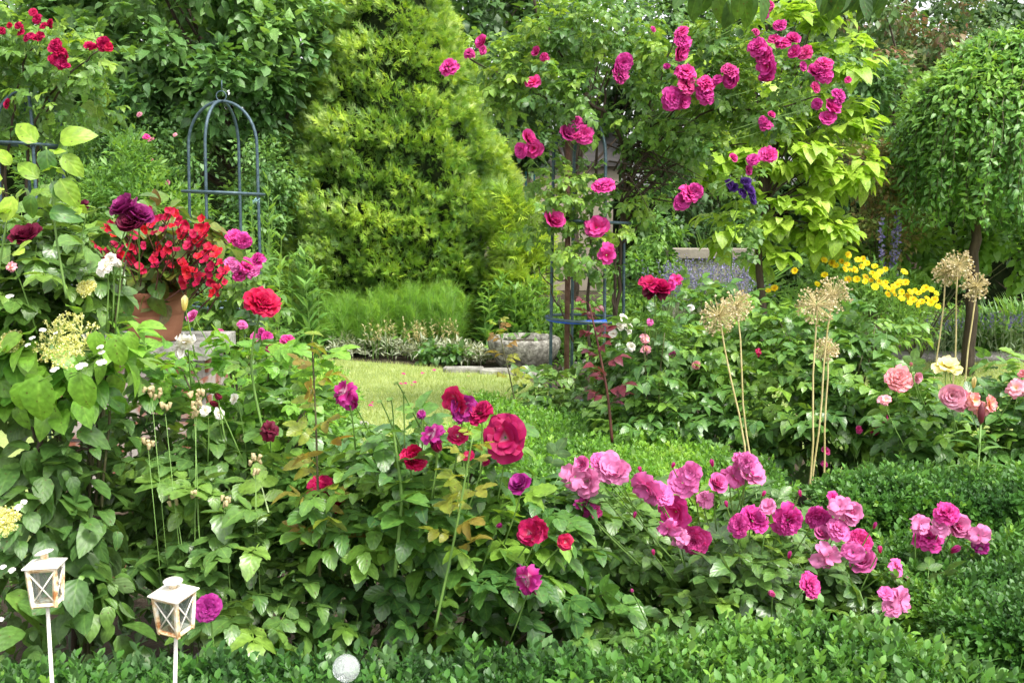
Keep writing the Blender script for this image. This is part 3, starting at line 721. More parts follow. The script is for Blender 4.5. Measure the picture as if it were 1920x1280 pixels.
# ------------------------------------------------------------------ thuja
TX, TY = at(742, 400, 11.5)[0], 11.5
th = thing('thuja_tree', 'tall cone shaped yellow green thuja in the centre left', 'tree', (TX, TY, 0))
prof = [(.0, .9), (.35, 1.1), (.6, 1.23), (.95, 1.27), (1.3, 1.2), (1.85, 1.07), (2.4, .88), (2.96, .66), (3.5, .42), (4.0, .22), (4.5, .03)]
def thuja():
    r = rs(61); n = 46000; mb = MB()
    z = 4.45 * r.rand(n) ** 1.25; R = np.interp(z, [p[0] for p in prof], [p[1] for p in prof])
    keep = r.rand(n) < R / 1.2 + .12; z = z[keep]; R = R[keep]; n = len(z)
    a = r.uniform(-math.pi * 1.02, .3, n); a = np.where(r.rand(n) < .3, r.uniform(0, math.pi, n), a)
    dirs = np.stack([np.cos(a), np.sin(a), np.zeros(n)], 1)
    lump = noise3(np.stack([np.cos(a) * R, np.sin(a) * R, z], 1) * 1.0, 13.0, 5, 3)
    rr = R + .13 * lump - np.abs(r.randn(n)) * .06
    gap = lump < -.22; rr[gap] -= .14; zz = r.rand(n) < .5; z = np.where(gap & zz, -1, z)
    P = np.stack([TX + dirs[:, 0] * rr, TY + dirs[:, 1] * rr, z + r.randn(n) * .02], 1)
    D = norm(dirs * .7 + r.randn(n, 3) * .5 + np.array([0, 0, .5]))
    N = norm(np.stack([-np.sin(a), np.cos(a), np.zeros(n)], 1) * r.choice([-1, 1], n)[:, None] + dirs * .5 + r.randn(n, 3) * .4 + np.array([0, 0, .5]))
    rnd = np.clip(.3 + .3 * lump + .5 * r.rand(n), 0, 1); S = .1 * r.uniform(.5, 1.3, n)
    ok = z > .12; ti = r.randint(0, 4, n)
    for k in range(4):
        q = ok & (ti == k); mb.inst(T_SPRAY[k], P[q], D[q], N[q], S[q], rnd[q])
    mb.build('foliage', G['thuja'], th)
    mb = MB(); mb.lathe((TX, TY, 0), [(p[1] * .74, p[0]) for p in prof], 20, wob=.03); mb.build('light_block_core', CORE_DARK, th)  # dark solid added within the cone, stands in for its shaded inside
    trunk(th, BARK, [(TX, TY, -.05), (TX, TY, 4.2)], .1, .02)
    # side lobe on the right
foli = thuja()
shrub('juniper', 'small bright yellow green conifer bush at the right foot of the thuja', 'shrub', gbase(975, 10.7), G['thuja'], [blob(955, 420, 10.7, 48, 70, .3), blob(975, 500, 10.6, 50, 80, .3)], 1500, .13, T_SPRAY, 62, 30, .14, droop=-.7, rb=.2)
# ------------------------------------------------------------------ light green trees behind the arch
tree('broadleaf_tree', 'light green young tree behind the top of the rose arch', .75, 13.5, 4.2, 1.1, G['apple'], 3800, .085, 65, T_OV2, clumps=70, sigma=.28, tr=.06,
     blobs=[blob(1150, 60, 13.5, 180, 80, .8), blob(1010, 130, 13.3, 90, 90, .6), blob(1260, 110, 13.6, 130, 100, .7)], group=FT)
shrub('shrub', 'dark round shrub between the thuja and the rose arch', 'shrub', gbase(950, 12.8), G['far'], [blob(920, 250, 12.8, 90, 90, .5), blob(1000, 230, 13, 80, 70, .5), blob(880, 180, 12.8, 60, 60, .5)], 3500, .09, T_OV2, 66, 40, .2)
shrub('shrub', 'leafy green shrub behind the rose arch left of the lavender', 'shrub', gbase(1225, 10.6), G['farlight'], [blob(1225, 420, 10.6, 48, 100, .3), blob(1200, 520, 10.4, 60, 60, .3), blob(1150, 600, 10, 90, 60, .3)], 4200, .06, T_OV2, 67, 50, .13)
shrub('shrub', 'tall silvery green shrub between the golden tree and the weeping tree', 'shrub', gbase(1660, 12), G['apple'], [blob(1660, 230, 12, 75, 130, .6), blob(1600, 150, 12.2, 60, 90, .5), blob(1700, 350, 11.8, 90, 110, .6)], 6500, .085, T_OV2, 68, 60, .22, rb=.1)
shrub('shrub', 'dark ivy like bush behind the violet clematis', 'shrub', gbase(1340, 12.3), G['far'], [blob(1330, 350, 12.3, 80, 70, .4), blob(1340, 440, 12, 90, 40, .3), blob(1270, 300, 12.5, 70, 90, .4)], 3500, .08, T_OV2, 69, 40, .18)
# ------------------------------------------------------------------ copper tinged shrub
shrub('spiraea_shrub', 'airy copper tinged shrub left of the weeping tree', 'shrub', gbase(1640, 9.4), G['smoke'], [blob(1630, 330, 9.4, 70, 75, .3), blob(1655, 430, 9.3, 75, 70, .3), blob(1600, 280, 9.5, 45, 40, .2)], 3800, .042, T_OV2, 71, 60, .13, k=26, brad=.004, droop=-.2)
shrub('hydrangea', 'broad green hydrangea bush under the weeping tree', 'shrub', gbase(1720, 9.6), G['farlight'], [blob(1700, 480, 9.6, 90, 55, .4), blob(1590, 470, 9.6, 60, 50, .3), blob(1880, 470, 9.9, 90, 70, .4)], 3400, .085, T_OV3, 72, 40, .16)
# ------------------------------------------------------------------ weeping tree
WX = at(1880, 300, 9.0)[0]; WY = 9.0
def weeping():
    t = thing('weeping_tree', 'round headed weeping tree with trailing twigs at the right edge', 'tree', (WX - .1, WY, 0))
    r = rs(81); mb = MB(); tw = MB(); zt = at(1862, 85, 9.0)[2]; zb = at(1862, 432, 9.0)[2]
    R = (1870 - 1700) * m_per_px(9.0)
    R = 0.86
    for i in range(520):
        a = r.uniform(0, 6.283); rr = R * r.rand() ** .55 * (1.0 + .12 * math.sin(a * 3 + 1))
        top = zt - (zt - zb) * .34 * (rr / R) ** 2.6 + r.uniform(-.08, .05)
        bot = zb + r.uniform(-.04, .5) * (1 - .5 * rr / R)
        if rr > .6 * R: L = top - bot
        else: L = r.uniform(.25, .6)
        p = np.array([WX + math.cos(a) * rr * .55, WY + math.sin(a) * rr * .55, top + .02]); ns = 9
        o = np.array([math.cos(a), math.sin(a), 0])
        tt = np.linspace(0, 1, ns)[:, None]
        pts = p + o * (rr * .5 * np.sin(tt * 1.57) ** .8 + .04) + np.array([0, 0, 1]) * (.06 * np.sin(tt * 3.1) - L * np.clip(tt - .18, 0, 1) ** 1.2 * 1.25) + r.randn(ns, 3) * .01
        tw.tube(pts, np.linspace(.005, .0015, ns), 4, False)
        m = int(24 + L * 40)
        q = r.rand(m); P = np.stack([np.interp(q, tt[:, 0], pts[:, k]) for k in range(3)], 1) + r.randn(m, 3) * .012
        D = norm(o * .5 + r.randn(m, 3) * .55 + np.array([0, 0, -.35])); D[q < .2] += np.array([0, 0, .9])
        N = norm(o * .6 + r.randn(m, 3) * .4 + np.array([0, 0, .8]))
        rnd = np.clip(.2 + .3 * (q < .25) + .4 * r.rand(m) + .12 * r.randn(), 0, 1)  # paler leaf colour at the strand tops imitates light from above
        mb.inst(T_WEEP[i % 3], P, norm(D), N, .068 * r.uniform(.6, 1.25, m), rnd)
    m = 5200; d = norm(r.randn(m, 3)); zc = (zt + zb) / 2; P = np.array([WX, WY, zc + .02]) + d * np.array([R * 1.0, R * 1.0, (zt - zb) * .5]) * (r.uniform(.72, 1.0, m) ** .5)[:, None]
    mb.inst(T_WEEP[1], P, norm(d * .6 + r.randn(m, 3) * .6 + [0, 0, -.35]), norm(d * .5 + r.randn(m, 3) * .4 + [0, 0, .8]), .072 * r.uniform(.6, 1.25, m), np.clip(.3 + .3 * d[:, 2] + .45 * r.rand(m), 0, 1))  # top light painted in: leaf colour gets lighter up the dome
    mb.build('crown', G['weep'], t); tw.build('twig', CANE, t)
    b = at(1822, 560, 9.0); c1 = at(1830, 420, 9.0)
    trunk(t, BARK, [(b[0], WY, 0), (b[0], WY, b[2]), (c1[0], WY, c1[2]), (WX, WY, zt - .25)], .055, .03)
    r2 = rs(5); cc = [np.array([WX + math.cos(a) * R * .55, WY + math.sin(a) * R * .55, zt - .1 + r2.uniform(-.1, .05)]) for a in np.arange(0, 6.2, .7)]
    branches(t, BARK, (WX, WY, zt - .55), cc, .018, 9, 9, 'limb', thin=.3)
weeping()
# ------------------------------------------------------------------ golden tree
def golden():
    Y = 8.3; b = gbase(1428, Y)
    t = thing('golden_leaved_tree', 'young tree with large lime yellow leaves right of the rose arch', 'tree', (b[0], Y, 0))
    bl = [blob(1470, 60, Y, 80, 70, .3), blob(1530, 140, Y, 60, 60, .25), blob(1560, 60, Y, 50, 50, .2), blob(1450, 280, Y, 110, 55, .35), blob(1580, 220, Y, 50, 40, .2), blob(1610, 300, Y, 35, 50, .15), blob(1540, 320, Y, 60, 60, .25), blob(1480, 400, Y, 120, 45, .35), blob(1340, 310, Y, 50, 35, .25),
          blob(1370, 430, Y, 60, 50, .25), blob(1550, 440, Y, 60, 40, .2), blob(1430, 480, Y, 70, 30, .2), blob(1430, 180, Y, 100, 90, .35), blob(1370, 130, Y + .3, 70, 60, .2), blob(1590, 110, Y, 35, 70, .2), blob(1570, 20, Y, 40, 30, .2), blob(1620, 210, Y, 22, 30, .1), blob(1500, 230, Y, 80, 40, .25)]
    cc = foliage(t, G['lime'], bl, 3000, .088, T_HEART, 85, 230, .1, up=1.6, out=.9, droop=.12, zf=.4, jit=.4, rb=.0, name='crown', shell=.2, flat=.5, cullx=1.0)
    p = [at(1430, 600, Y), at(1424, 480, Y), at(1432, 380, Y), at(1430, 250, Y), at(1460, 120, Y)]
    trunk(t, BARK, [(b[0], Y, 0)] + p, .035, .014)
    branches(t, BARK, at(1430, 400, Y), cc, .01, 86, 24, 'limb', thin=.3)
    branches(t, BARK, at(1432, 250, Y), cc, .009, 87, 14, 'limb', thin=.3)
golden()

# ------------------------------------------------------------------ metal obelisks
def obelisk(name, label, X, Y, w, zsh, ztop, rings, rad=.0105, lean=0, rz=0, finial=True, ringt='round', group='garden obelisks of blue grey metal'):
    t = thing(name, label, 'obelisk', (X, Y, 0), group)
    hw = w / 2
    for i in range(4):
        a = rz + i * math.pi / 2; c, s_ = math.cos(a), math.sin(a)
        pts = [(hw * 1.07, 0), (hw, zsh)]
        for k in range(1, 11):
            th_ = k / 10 * math.pi / 2
            pts.append((hw * math.cos(th_) , zsh + (ztop - zsh) * math.sin(th_)))
        P = np.array([(X + q * c + lean * z, Y + q * s_, z) for q, z in pts])
        P = np.vstack([P[0], P[0] * .66 + P[1] * .34, P[0] * .34 + P[1] * .66, P[1:]])
        mb = MB(); mb.tube(P, rad, 8); mb.build('leg', METAL, t)
    for z in rings:
        n = 36; mb = MB(); q = hw * (1.07 - .07 * z / zsh) + rad * 1.6
        P = [(X + lean * z + q * math.cos(k * 2 * math.pi / n), Y + q * math.sin(k * 2 * math.pi / n), z + .012 * math.cos(k * 2 * math.pi / n + 2.6)) for k in range(n + 1)]
        mb.tube(P, rad * .95, 8, False); mb.build('ring', METAL, t)
    if finial:
        mb = MB(); n = 20; r_ = .033; xz = X + lean * ztop
        mb.tube([(xz + r_ * math.cos(k * 2 * math.pi / n), Y, ztop + r_ + r_ * math.sin(k * 2 * math.pi / n)) for k in range(n + 1)], .0045, 6, False)
        mb.tube([(xz + .004, Y, ztop + 2 * r_), (xz + .007, Y, ztop + 2 * r_ + .07)], .004, 6)
        mb.build('finial', METAL, t)
    return t
OX, OY = at(1103, 500, 7.2)[0], 7.2
ob1 = obelisk('garden_obelisk', 'blue grey metal obelisk carrying the pink climbing rose beside the rusty post', OX, OY, .5, 1.72, 1.96, (.08, .68, 1.315), rz=.35)
mb = MB(); q = .27
mb.tube([(OX + q * math.cos(a), OY + q * math.sin(a), .687 + .004 * math.sin(a * 40)) for a in np.linspace(math.pi * 1.0, math.pi * 1.62, 14)], .0135, 7)
tag(mb.build('blue_tie', solid('blue plastic tie', (.01, .06, .5), (.015, .1, .65), 30, .4)), 'bright blue plastic tie wound on the obelisk ring at the rusty post', 'plant tie')
ob2x = at(414, 360, 7.4)[0]
ob2 = obelisk('garden_obelisk', 'empty blue grey metal obelisk with round finial above the begonias', ob2x, 7.4, .49, 1.81, 2.1, (1.5, .75, .1), rz=-.2, lean=.012)
mb = MB(); p = at(481, 372, 7.2); r = rs(2)
for k in range(3):
    V = [p + np.array([r.uniform(-.03, .03), r.uniform(-.02, .02), r.uniform(-.04, .03)]) for _ in range(5)]
    mb.tube(V, .0025, 5)
tag(mb.build('string_knot', solid('pale blue twine', (.25, .4, .45), (.3, .5, .55), 30, .8)), 'pale blue twine knotted on the empty obelisk bar', 'twine')
ob3x = at(58, 300, 6.8)[0]
ob3 = obelisk('garden_obelisk', 'blue grey metal obelisk at the left edge under the red climbing rose', ob3x, 6.8, .36, 1.88, 2.12, (1.79, 1.42, .6), rz=.5, finial=False)
post = MB(); pc = at(1063, 500, 7.0)
post.tube([(pc[0], 7.0, -.05), (pc[0] + .005, 7.0, 1.0), (pc[0], 7.0, 1.86)], .017, 12)
tag(post.build('support_post', RUSTPIPE), 'upright rusty brown iron post against the climbing rose obelisk', 'post')

# ------------------------------------------------------------------ climbing rose on the arch
CB = (OX + .1, 7.25)
cr_ = thing('climbing_rose', 'big climbing rose with hot pink double blooms over the metal obelisk', 'climbing rose', (CB[0], CB[1], 0))
CL = [(843, 127, 38), (902, 78, 26), (905, 94, 18), (880, 100, 22), (1000, 155, 28), (1005, 96, 20), (1020, 108, 18), (1168, 118, 36), (1160, 140, 40), (993, 258, 34), (978, 282, 32), (1002, 278, 34),
      (1080, 232, 28), (1065, 250, 36), (1095, 252, 36), (1082, 255, 22), (1132, 350, 42), (1040, 411, 44), (1119, 427, 42), (1278, 60, 26), (1280, 78, 34), (1278, 98, 36), (1285, 138, 40), (1286, 160, 42), (1262, 186, 42), (1282, 188, 34),
      (1323, 158, 38), (1322, 176, 36), (1368, 133, 36), (1370, 150, 36), (1420, 88, 40), (1435, 105, 34), (1440, 125, 34), (1437, 146, 32), (1462, 50, 28), (1452, 75, 24), (1468, 82, 30), (1488, 72, 28), (1510, 100, 28),
      (1490, 98, 24), (1545, 120, 32), (1530, 132, 30), (1545, 140, 32), (1528, 165, 24), (1572, 180, 34), (1562, 200, 38), (1552, 222, 30), (1532, 195, 22), (1436, 235, 24), (1447, 215, 16), (1430, 226, 18), (1440, 292, 38), (1412, 300, 26), (1404, 319, 20),
      (1290, 365, 40), (1278, 378, 34), (1304, 358, 30), (1376, 296, 18), (1442, 10, 22), (1436, 28, 16), (1392, 14, 16), (1400, 42, 14), (1345, 150, 22), (1418, 60, 16), (1505, 125, 18), (1250, 125, 14), (1225, 55, 12), (1590, 150, 12)]
for i, (x, y, d) in enumerate(CL):
    bloom(cr_, x, y, d * 1.12, 'cup' if i % 4 == 1 else 'semi' if i % 7 == 4 else 'double', 'magenta' if i % 5 == 3 else 'climb', 6.55 if x > 1200 else 6.75)
bloom(cr_, 1137, 478, 40, 'blown', 'climb', 6.7, face=(.2, -1, -.3), label='single half dropped pink flower with loose petals')
YC = 6.95
cbl = [blob(1020, 170, YC, 120, 70, .3), blob(930, 120, YC, 90, 55, .2), blob(1180, 60, YC, 140, 70, .35), blob(1060, 60, YC, 120, 60, .3), blob(1150, 180, YC, 120, 60, .35), blob(1330, 200, YC, 150, 70, .4), blob(1300, 110, YC, 120, 80, .4),
       blob(1440, 170, YC, 110, 90, .35), blob(1520, 140, YC, 70, 70, .25), blob(1340, 265, YC, 90, 40, .25), blob(1380, 60, YC, 90, 60, .3), blob(1250, 270, YC + .2, 60, 50, .2),
       blob(1040, 350, YC, 45, 90, .2), blob(1110, 390, YC, 70, 80, .22), blob(1090, 480, YC, 60, 45, .2), blob(1060, 440, YC, 70, 50, .2), blob(1210, 360, YC + .3, 45, 60, .2)]
cc = foliage(cr_, G['climber'], cbl, 2750, .095, T_ROSE_LO, 91, 170, .105, up=1.0, out=.6, droop=.25, shell=.2, flat=.7, cullx=1.15)
def path_tube(parent, mat, pts, r0, r1, name, Y=None, sides=7, wob=.008, seed=1):
    P = np.array([at(x, y, yy) for (x, y, yy) in pts]); n = len(P); t = np.linspace(0, n - 1, n * 5)
    # smooth interpolation
    Q = np.stack([np.interp(t, range(n), P[:, k]) for k in range(3)], 1)
    for _ in range(3): Q[1:-1] = (Q[:-2] + 2 * Q[1:-1] + Q[2:]) / 4
    Q[1:-1] += rs(seed).randn(len(Q) - 2, 3) * wob
    mb = MB(); mb.tube(Q, np.linspace(r0, r1, len(Q)), sides); return mb.build(name, mat, parent)
for i, (pts, r0, r1) in enumerate([
    ([(1150, 800, 7.3), (1145, 650, 7.3), (1165, 480, 7.3), (1175, 330, 7.2), (1160, 230, 7.1), (1100, 190, 7.0), (1060, 110, 7), (1010, 40, 7), (990, -40, 7)], .015, .009),
    ([(1105, 780, 7.3), (1103, 560, 7.3), (1110, 400, 7.2), (1125, 260, 7.1), (1060, 205, 7), (980, 160, 6.9), (880, 110, 6.8)], .012, .005),
    ([(1160, 790, 7.3), (1150, 500, 7.3), (1180, 330, 7.2), (1250, 250, 7.1), (1340, 200, 7), (1440, 210, 6.9), (1540, 180, 6.8)], .012, .004),
    ([(1170, 420, 7.25), (1230, 330, 7.2), (1300, 290, 7.1), (1400, 270, 7)], .012, .004),
    ([(1165, 380, 7.25), (1200, 260, 7.2), (1230, 160, 7.1), (1280, 40, 7)], .012, .004),
    ([(1165, 300, 7.2), (1250, 225, 7.1), (1330, 130, 7), (1430, 60, 6.9)], .011, .004),
    ([(1150, 480, 7.3), (1220, 400, 7.3), (1260, 310, 7.2), (1320, 280, 7.1)], .009, .003),
    ([(1120, 260, 7.1), (1140, 150, 7.1), (1180, 60, 7)], .01, .004),
    ([(1160, 600, 7.3), (1130, 500, 7.2), (1045, 530, 7.0), (1025, 500, 6.95)], .007, .003),
    ([(1075, 640, 7.25), (1060, 600, 7.1), (1032, 540, 7.05), (1010, 500, 7)], .007, .003)]):
    path_tube(cr_, BARK, pts, r0, r1, 'cane', seed=i)
r = rs(17); mb = MB()
for i in range(46):      # bare inner twigs fanning to the right
    s_ = at(r.uniform(1130, 1200), r.uniform(230, 400), 7.2); e_ = at(r.uniform(1200, 1340), r.uniform(190, 400), r.uniform(6.9, 7.3))
    m_ = (s_ + e_) / 2 + np.array([0, 0, r.uniform(-.02, .08)]); t_ = np.linspace(0, 1, 6)[:, None]
    mb.tube((1 - t_) ** 2 * s_ + 2 * t_ * (1 - t_) * m_ + t_ * t_ * e_, np.linspace(.006, .002, 6), 5)
mb.build('twig', BARK, cr_)
flower_stems(cr_, GREENSTEM, .12, .002)
# violet clematis blooms
cl = thing('purple_rambler', 'small climber with dark violet flowers at the golden tree', 'climber', (at(1400, 600, 7.6)[0], 7.6, 0))
for (x, y, d) in [(1368, 346, 24), (1376, 352, 20), (1398, 342, 26), (1405, 356, 26), (1392, 362, 22), (1410, 368, 20), (1413, 378, 14)]:
    bloom(cl, x, y, d, 'double', 'violet', 7.3, keep=True)
foliage(cl, G['climber'], [blob(1390, 420, 7.6, 20, 90, .1), blob(1380, 330, 7.6, 30, 20, .08)], 90, .1, T_ROSE_LO, 93, 14, .1)
path_tube(cl, GREENSTEM, [(1400, 760, 7.6), (1375, 600, 7.6), (1373, 440, 7.5), (1385, 360, 7.4)], .006, .003, 'stem', seed=4)
flower_stems(cl, GREENSTEM, .08, .002)

# ------------------------------------------------------------------ red climbing rose, upper left
rc = thing('climbing_rose', 'climbing rose with small dark red blooms at the upper left edge', 'climbing rose', (ob3x - .1, 6.9, 0))
for i, (x, y, d) in enumerate([(62, 24, 14), (70, 36, 16), (83, 50, 16), (95, 44, 15), (68, 72, 16), (75, 66, 14), (50, 72, 14), (35, 50, 14), (18, 48, 10), (105, 84, 22), (100, 92, 18), (113, 98, 22), (122, 106, 20), (104, 112, 20), (114, 118, 20), (124, 124, 16),
                               (168, 88, 20), (176, 90, 16), (193, 82, 24), (202, 88, 18), (14, 195, 18), (3, 58, 12), (40, 62, 14), (58, 68, 15)]):
    bloom(rc, x, y, d * 1.25, 'double', 'red', 6.5)
foliage(rc, G['climber'], [blob(60, 110, 6.9, 90, 90, .3), blob(20, 60, 6.9, 60, 60, .25), blob(130, 180, 6.8, 60, 60, .2), blob(20, 220, 6.9, 60, 60, .2), blob(-60, 150, 6.9, 70, 140, .3), blob(160, 100, 6.7, 40, 25, .1)], 750, .12, T_ROSE_LO, 95, 60, .14, rb=.06)
for i, pts in enumerate([[(20, 760, 7), (15, 500, 7), (12, 300, 6.9), (30, 150, 6.8), (80, 60, 6.7)], [(40, 760, 7), (48, 450, 6.9), (50, 260, 6.9), (110, 150, 6.8), (185, 95, 6.6)], [(10, 760, 7), (5, 500, 7), (8, 330, 7), (-40, 120, 6.9)], [(60, 440, 7), (72, 280, 6.9), (100, 190, 6.8), (140, 130, 6.7)]]):
    path_tube(rc, BARK, pts, .013, .004, 'cane', seed=30 + i)
flower_stems(rc, GREENSTEM, .1, .002)

# ------------------------------------------------------------------ lavender, daisies, iris, bed plants
def wands(parent, mat, spots, h, tp, n_each, seed, size, spread=.3, name='flower_spike', lean=.25, top=.25, stemmat=None, srad=.0015):
    r = rs(seed); mb = MB(); st = MB()
    for (x, y, z) in spots:
        b = np.array([x, y, z]); e = b + np.array([r.randn() * lean * h, r.randn() * lean * h, h * r.uniform(.8, 1.15)])
        st.tube([b, (b + e) / 2 + np.array([0, 0, .03 * h]), e], srad, 3, False)
        q = r.uniform(1 - top, 1, n_each)[:, None]; P = b + (e - b) * q
        mb.inst(tp, P, norm(r.randn(n_each, 3) + [0, 0, 1.0]), norm(r.randn(n_each, 3)), size * r.uniform(.7, 1.3, n_each), r.rand(n_each))
    mb.build(name, mat, parent); st.build('stem', stemmat or GREENSTEM, parent)
def scatter(poly_px, n, Y0, Y1, seed, z=0):
    r = rs(seed); x0, x1 = poly_px; Y = r.uniform(Y0, Y1, n)
    return [(at(r.uniform(x0, x1), 640, y)[0], y, z) for y in Y]
def lavender(label, x0, x1, Y0, Y1, n, seed, h=.55, leafz=.3):
    t = thing('lavender', label, 'lavender', (at((x0 + x1) / 2, 640, (Y0 + Y1) / 2)[0], (Y0 + Y1) / 2, 0), 'lavender clumps')
    sp = scatter((x0, x1), n, Y0, Y1, seed)
    wands(t, G['lav'], sp, h, T_OV2[0], 9, seed, .02, lean=.16, top=.2, stemmat=solid('lavender stalk', (.16, .22, .1), (.24, .3, .14), 8, .7))
    X0, X1 = at(x0, 640, (Y0 + Y1) / 2)[0], at(x1, 640, (Y0 + Y1) / 2)[0]
    k = max(2, int((X1 - X0) / .3))
    foliage(t, G['lav_leaf'], [(np.array([X0 + (i + .5) * (X1 - X0) / k, (Y0 + Y1) / 2, leafz * .5]), np.array([.25, (Y1 - Y0) / 2, leafz * .6])) for i in range(k)], n * 6, .06, T_LANCE, seed + 1, k * 12, .12, droop=-1.2, out=.3)
lavender('wide lavender drift with pale violet spikes in front of the low wall', 1235, 1400, 9.3, 10.7, 420, 101, .8)
lavender('small lavender clump behind the lower left rose leaves', 20, 110, 8.0, 8.8, 110, 103, .95)
lavender('low dark lavender mound along the gravel path at right', 1730, 2000, 9.75, 10.05, 90, 104, .38, .3)
t = thing('larkspur', 'blue larkspur spikes behind the yellow daisies', 'perennial', (at(1668, 430, 9.2)[0], 9.2, 0))
wands(t, G['lav'], scatter((1645, 1690), 7, 9.0, 9.4, 105), 1.2, T_OV2[1], 40, 105, .035, lean=.04, top=.3)
t = thing('daylily_clump', 'fan of arching strap leaves at the right edge behind the path', 'perennial', (at(1860, 600, 10.4)[0], 10.4, 0))
def straps(t, x0, x1, Y0, Y1, n, L, seed, mat=None, tp=T_BLADE):
    r = rs(seed); P = np.array(scatter((x0, x1), n, Y0, Y1, seed)); mb = MB()
    a = r.uniform(0, 6.28, n); D = norm(np.stack([np.cos(a) * .45, np.sin(a) * .45, np.ones(n)], 1)); N = norm(np.stack([-np.cos(a), -np.sin(a), np.full(n, .4)], 1))
    S = L * r.uniform(.7, 1.2, n); ti = r.randint(0, len(tp), n)
    for k in range(len(tp)):
        q = ti == k; mb.inst(tp[k], P[q], D[q], N[q], S[q], r.rand(q.sum()))
    mb.build('leaves', mat or G['blade'], t)
straps(t, 1770, 2000, 10.1, 10.7, 520, .62, 107)
t = thing('iris_clump', 'upright grey green iris leaves in the far bed right of the arch', 'perennial', (at(1310, 450, 11.9)[0], 11.9, 0))
straps(t, 1265, 1380, 11.7, 12.1, 180, 1.2, 108)
# feathery clump and bed in front of the thuja
def plumes(name, label, x0, x1, Y0, Y1, n, h, mat, tp, size, seed, per=16, lean=.12, cat='perennial', low=.1):
    r = rs(seed); t = thing(name, label, cat, (at((x0 + x1) / 2, 640, (Y0 + Y1) / 2)[0], (Y0 + Y1) / 2, 0)); mb = MB(); st = MB()
    for (x, y, z) in scatter((x0, x1), n, Y0, Y1, seed):
        b = np.array([x, y, 0.]); hh = h * r.uniform(.75, 1.12); e = b + np.array([r.randn() * lean * hh, r.randn() * lean * hh, hh])
        st.tube([b, (b + e) / 2, e], .003, 4, False)
        q = r.uniform(low, 1, per)[:, None]; P = b + (e - b) * q; a = r.uniform(0, 6.28, per)
        D = norm(np.stack([np.cos(a) * .8, np.sin(a) * .8, .5 + r.rand(per)], 1)); N = norm(np.stack([-np.cos(a) * .4, -np.sin(a) * .4, np.ones(per)], 1) + r.randn(per, 3) * .2)
        rn = np.clip(.25 + .3 * q[:, 0] + .3 * r.rand(per) + .15 * r.randn(), 0, 1)
        mb.inst(tp[r.randint(len(tp))], P, D, N, size * (1.15 - .5 * q[:, 0]) * r.uniform(.8, 1.2, per), rn)
    mb.build('foliage', mat, t); st.build('stem', GREENSTEM, t); return t
plumes('fennel_clump', 'bright feathery green clump in front of the thuja', 700, 860, 10.1, 10.5, 110, .58, G['dill'], T_FEATHER, .2, 111, 22)
plumes('fennel_clump', 'darker feathery clump left of the bright one by the thuja', 615, 705, 10.1, 10.6, 60, .5, G['dill'], T_FEATHER, .2, 112, 20)
plumes('tall_perennial', 'tall lance leaved stems left of the thuja foot', 525, 600, 8.9, 9.3, 12, .95, G['blade'], T_LANCE, .2, 113, 26, .05)
plumes('tall_perennial', 'young lance leaved stems beside the empty obelisk leg', 480, 530, 8.6, 8.9, 8, 1.45, G['farlight'], T_LANCE, .14, 114, 40, .04)
plumes('tall_perennial', 'leafy green stems rising before the thuja base', 660, 800, 10.55, 10.7, 16, .85, G['farlight'], T_NARROW, .17, 115, 22, .06)
plumes('tall_perennial', 'pale grey green mullein like stems behind the stone bowl', 900, 1020, 9.9, 10.7, 34, .7, G['farlight'], T_LANCE, .2, 116, 22, .14)
plumes('grass_clump', 'airy light green stems around the obelisk behind the bowl', 1010, 1250, 9.7, 10.4, 110, .5, G['farlight'], T_NARROW, .1, 117, 20, .14)
plumes('dry_stems', 'straw coloured dry stems beside the feathery clump', 680, 870, 9.85, 10.15, 60, .34, G['dry'], T_NARROW, .05, 118, 14, .14, low=.5)
t = thing('silver_edging_plant', 'low silver leaved plants along the lawn edge before the fennel', 'perennial', (at(800, 640, 9.85)[0], 9.85, 0))
foliage(t, G['silver'], [(np.array([at(x, 640, y)[0], y, .06]), np.array([.16, .1, .1])) for x, y in ((640, 10.1), (690, 10.0), (740, 9.92), (800, 9.85), (850, 9.75), (890, 9.62), (910, 9.7))], 3000, .055, T_LANCE, 119, 60, .09, droop=-.6)
t = thing('strawberry_plant', 'small dark green strawberry like plant at the lawn edge left of the bowl', 'perennial', (at(830, 680, 9.6)[0], 9.6, 0))
foliage(t, G['rose'], [(np.array([at(825, 640, 9.6)[0], 9.6, .07]), np.array([.2, .1, .08])), (np.array([at(860, 640, 9.55)[0], 9.55, .06]), np.array([.12, .1, .07]))], 420, .06, T_OV3, 120, 24, .09)
# ground cover that hides the soil of the beds
def cover(name, label, poly, n, size, h, mat, tpls, seed):
    r = rs(seed); p = np.array(poly); lo, hi = p.min(0), p.max(0)
    P = np.column_stack([r.uniform(lo[0], hi[0], n), r.uniform(lo[1], hi[1], n), np.zeros(n)]); P = P[inpoly(P, poly)]; m = len(P)
    P[:, 2] = h * (.55 + .45 * noise3(P, 5, seed)) * r.rand(m) ** .5 + .01; mb = MB()
    D = norm(r.randn(m, 3) + [0, 0, .6]); N = norm(r.randn(m, 3) * .4 + [0, 0, 1]); S = size * r.uniform(.6, 1.3, m); ti = r.randint(0, len(tpls), m)
    rn = np.clip(.4 + .25 * noise3(P, 3, seed + 1) + .25 * r.randn(m), 0, 1)
    for k in range(len(tpls)):
        q = ti == k; mb.inst(tpls[k], P[q], D[q], N[q], S[q], rn[q])
    tag(mb.build(name, mat), label, 'ground cover', kind='stuff')
cover('ground_cover', 'low leafy ground cover of the beds right of the obelisk', [(.9, 5.2), (2.3, 5.2), (2.6, 9.6), (4.2, 10.1), (8, 10.2), (8, 13), (.6, 13), (.6, 7.6)], 15000, .08, .3, G['farlight'], T_OV2, 131)
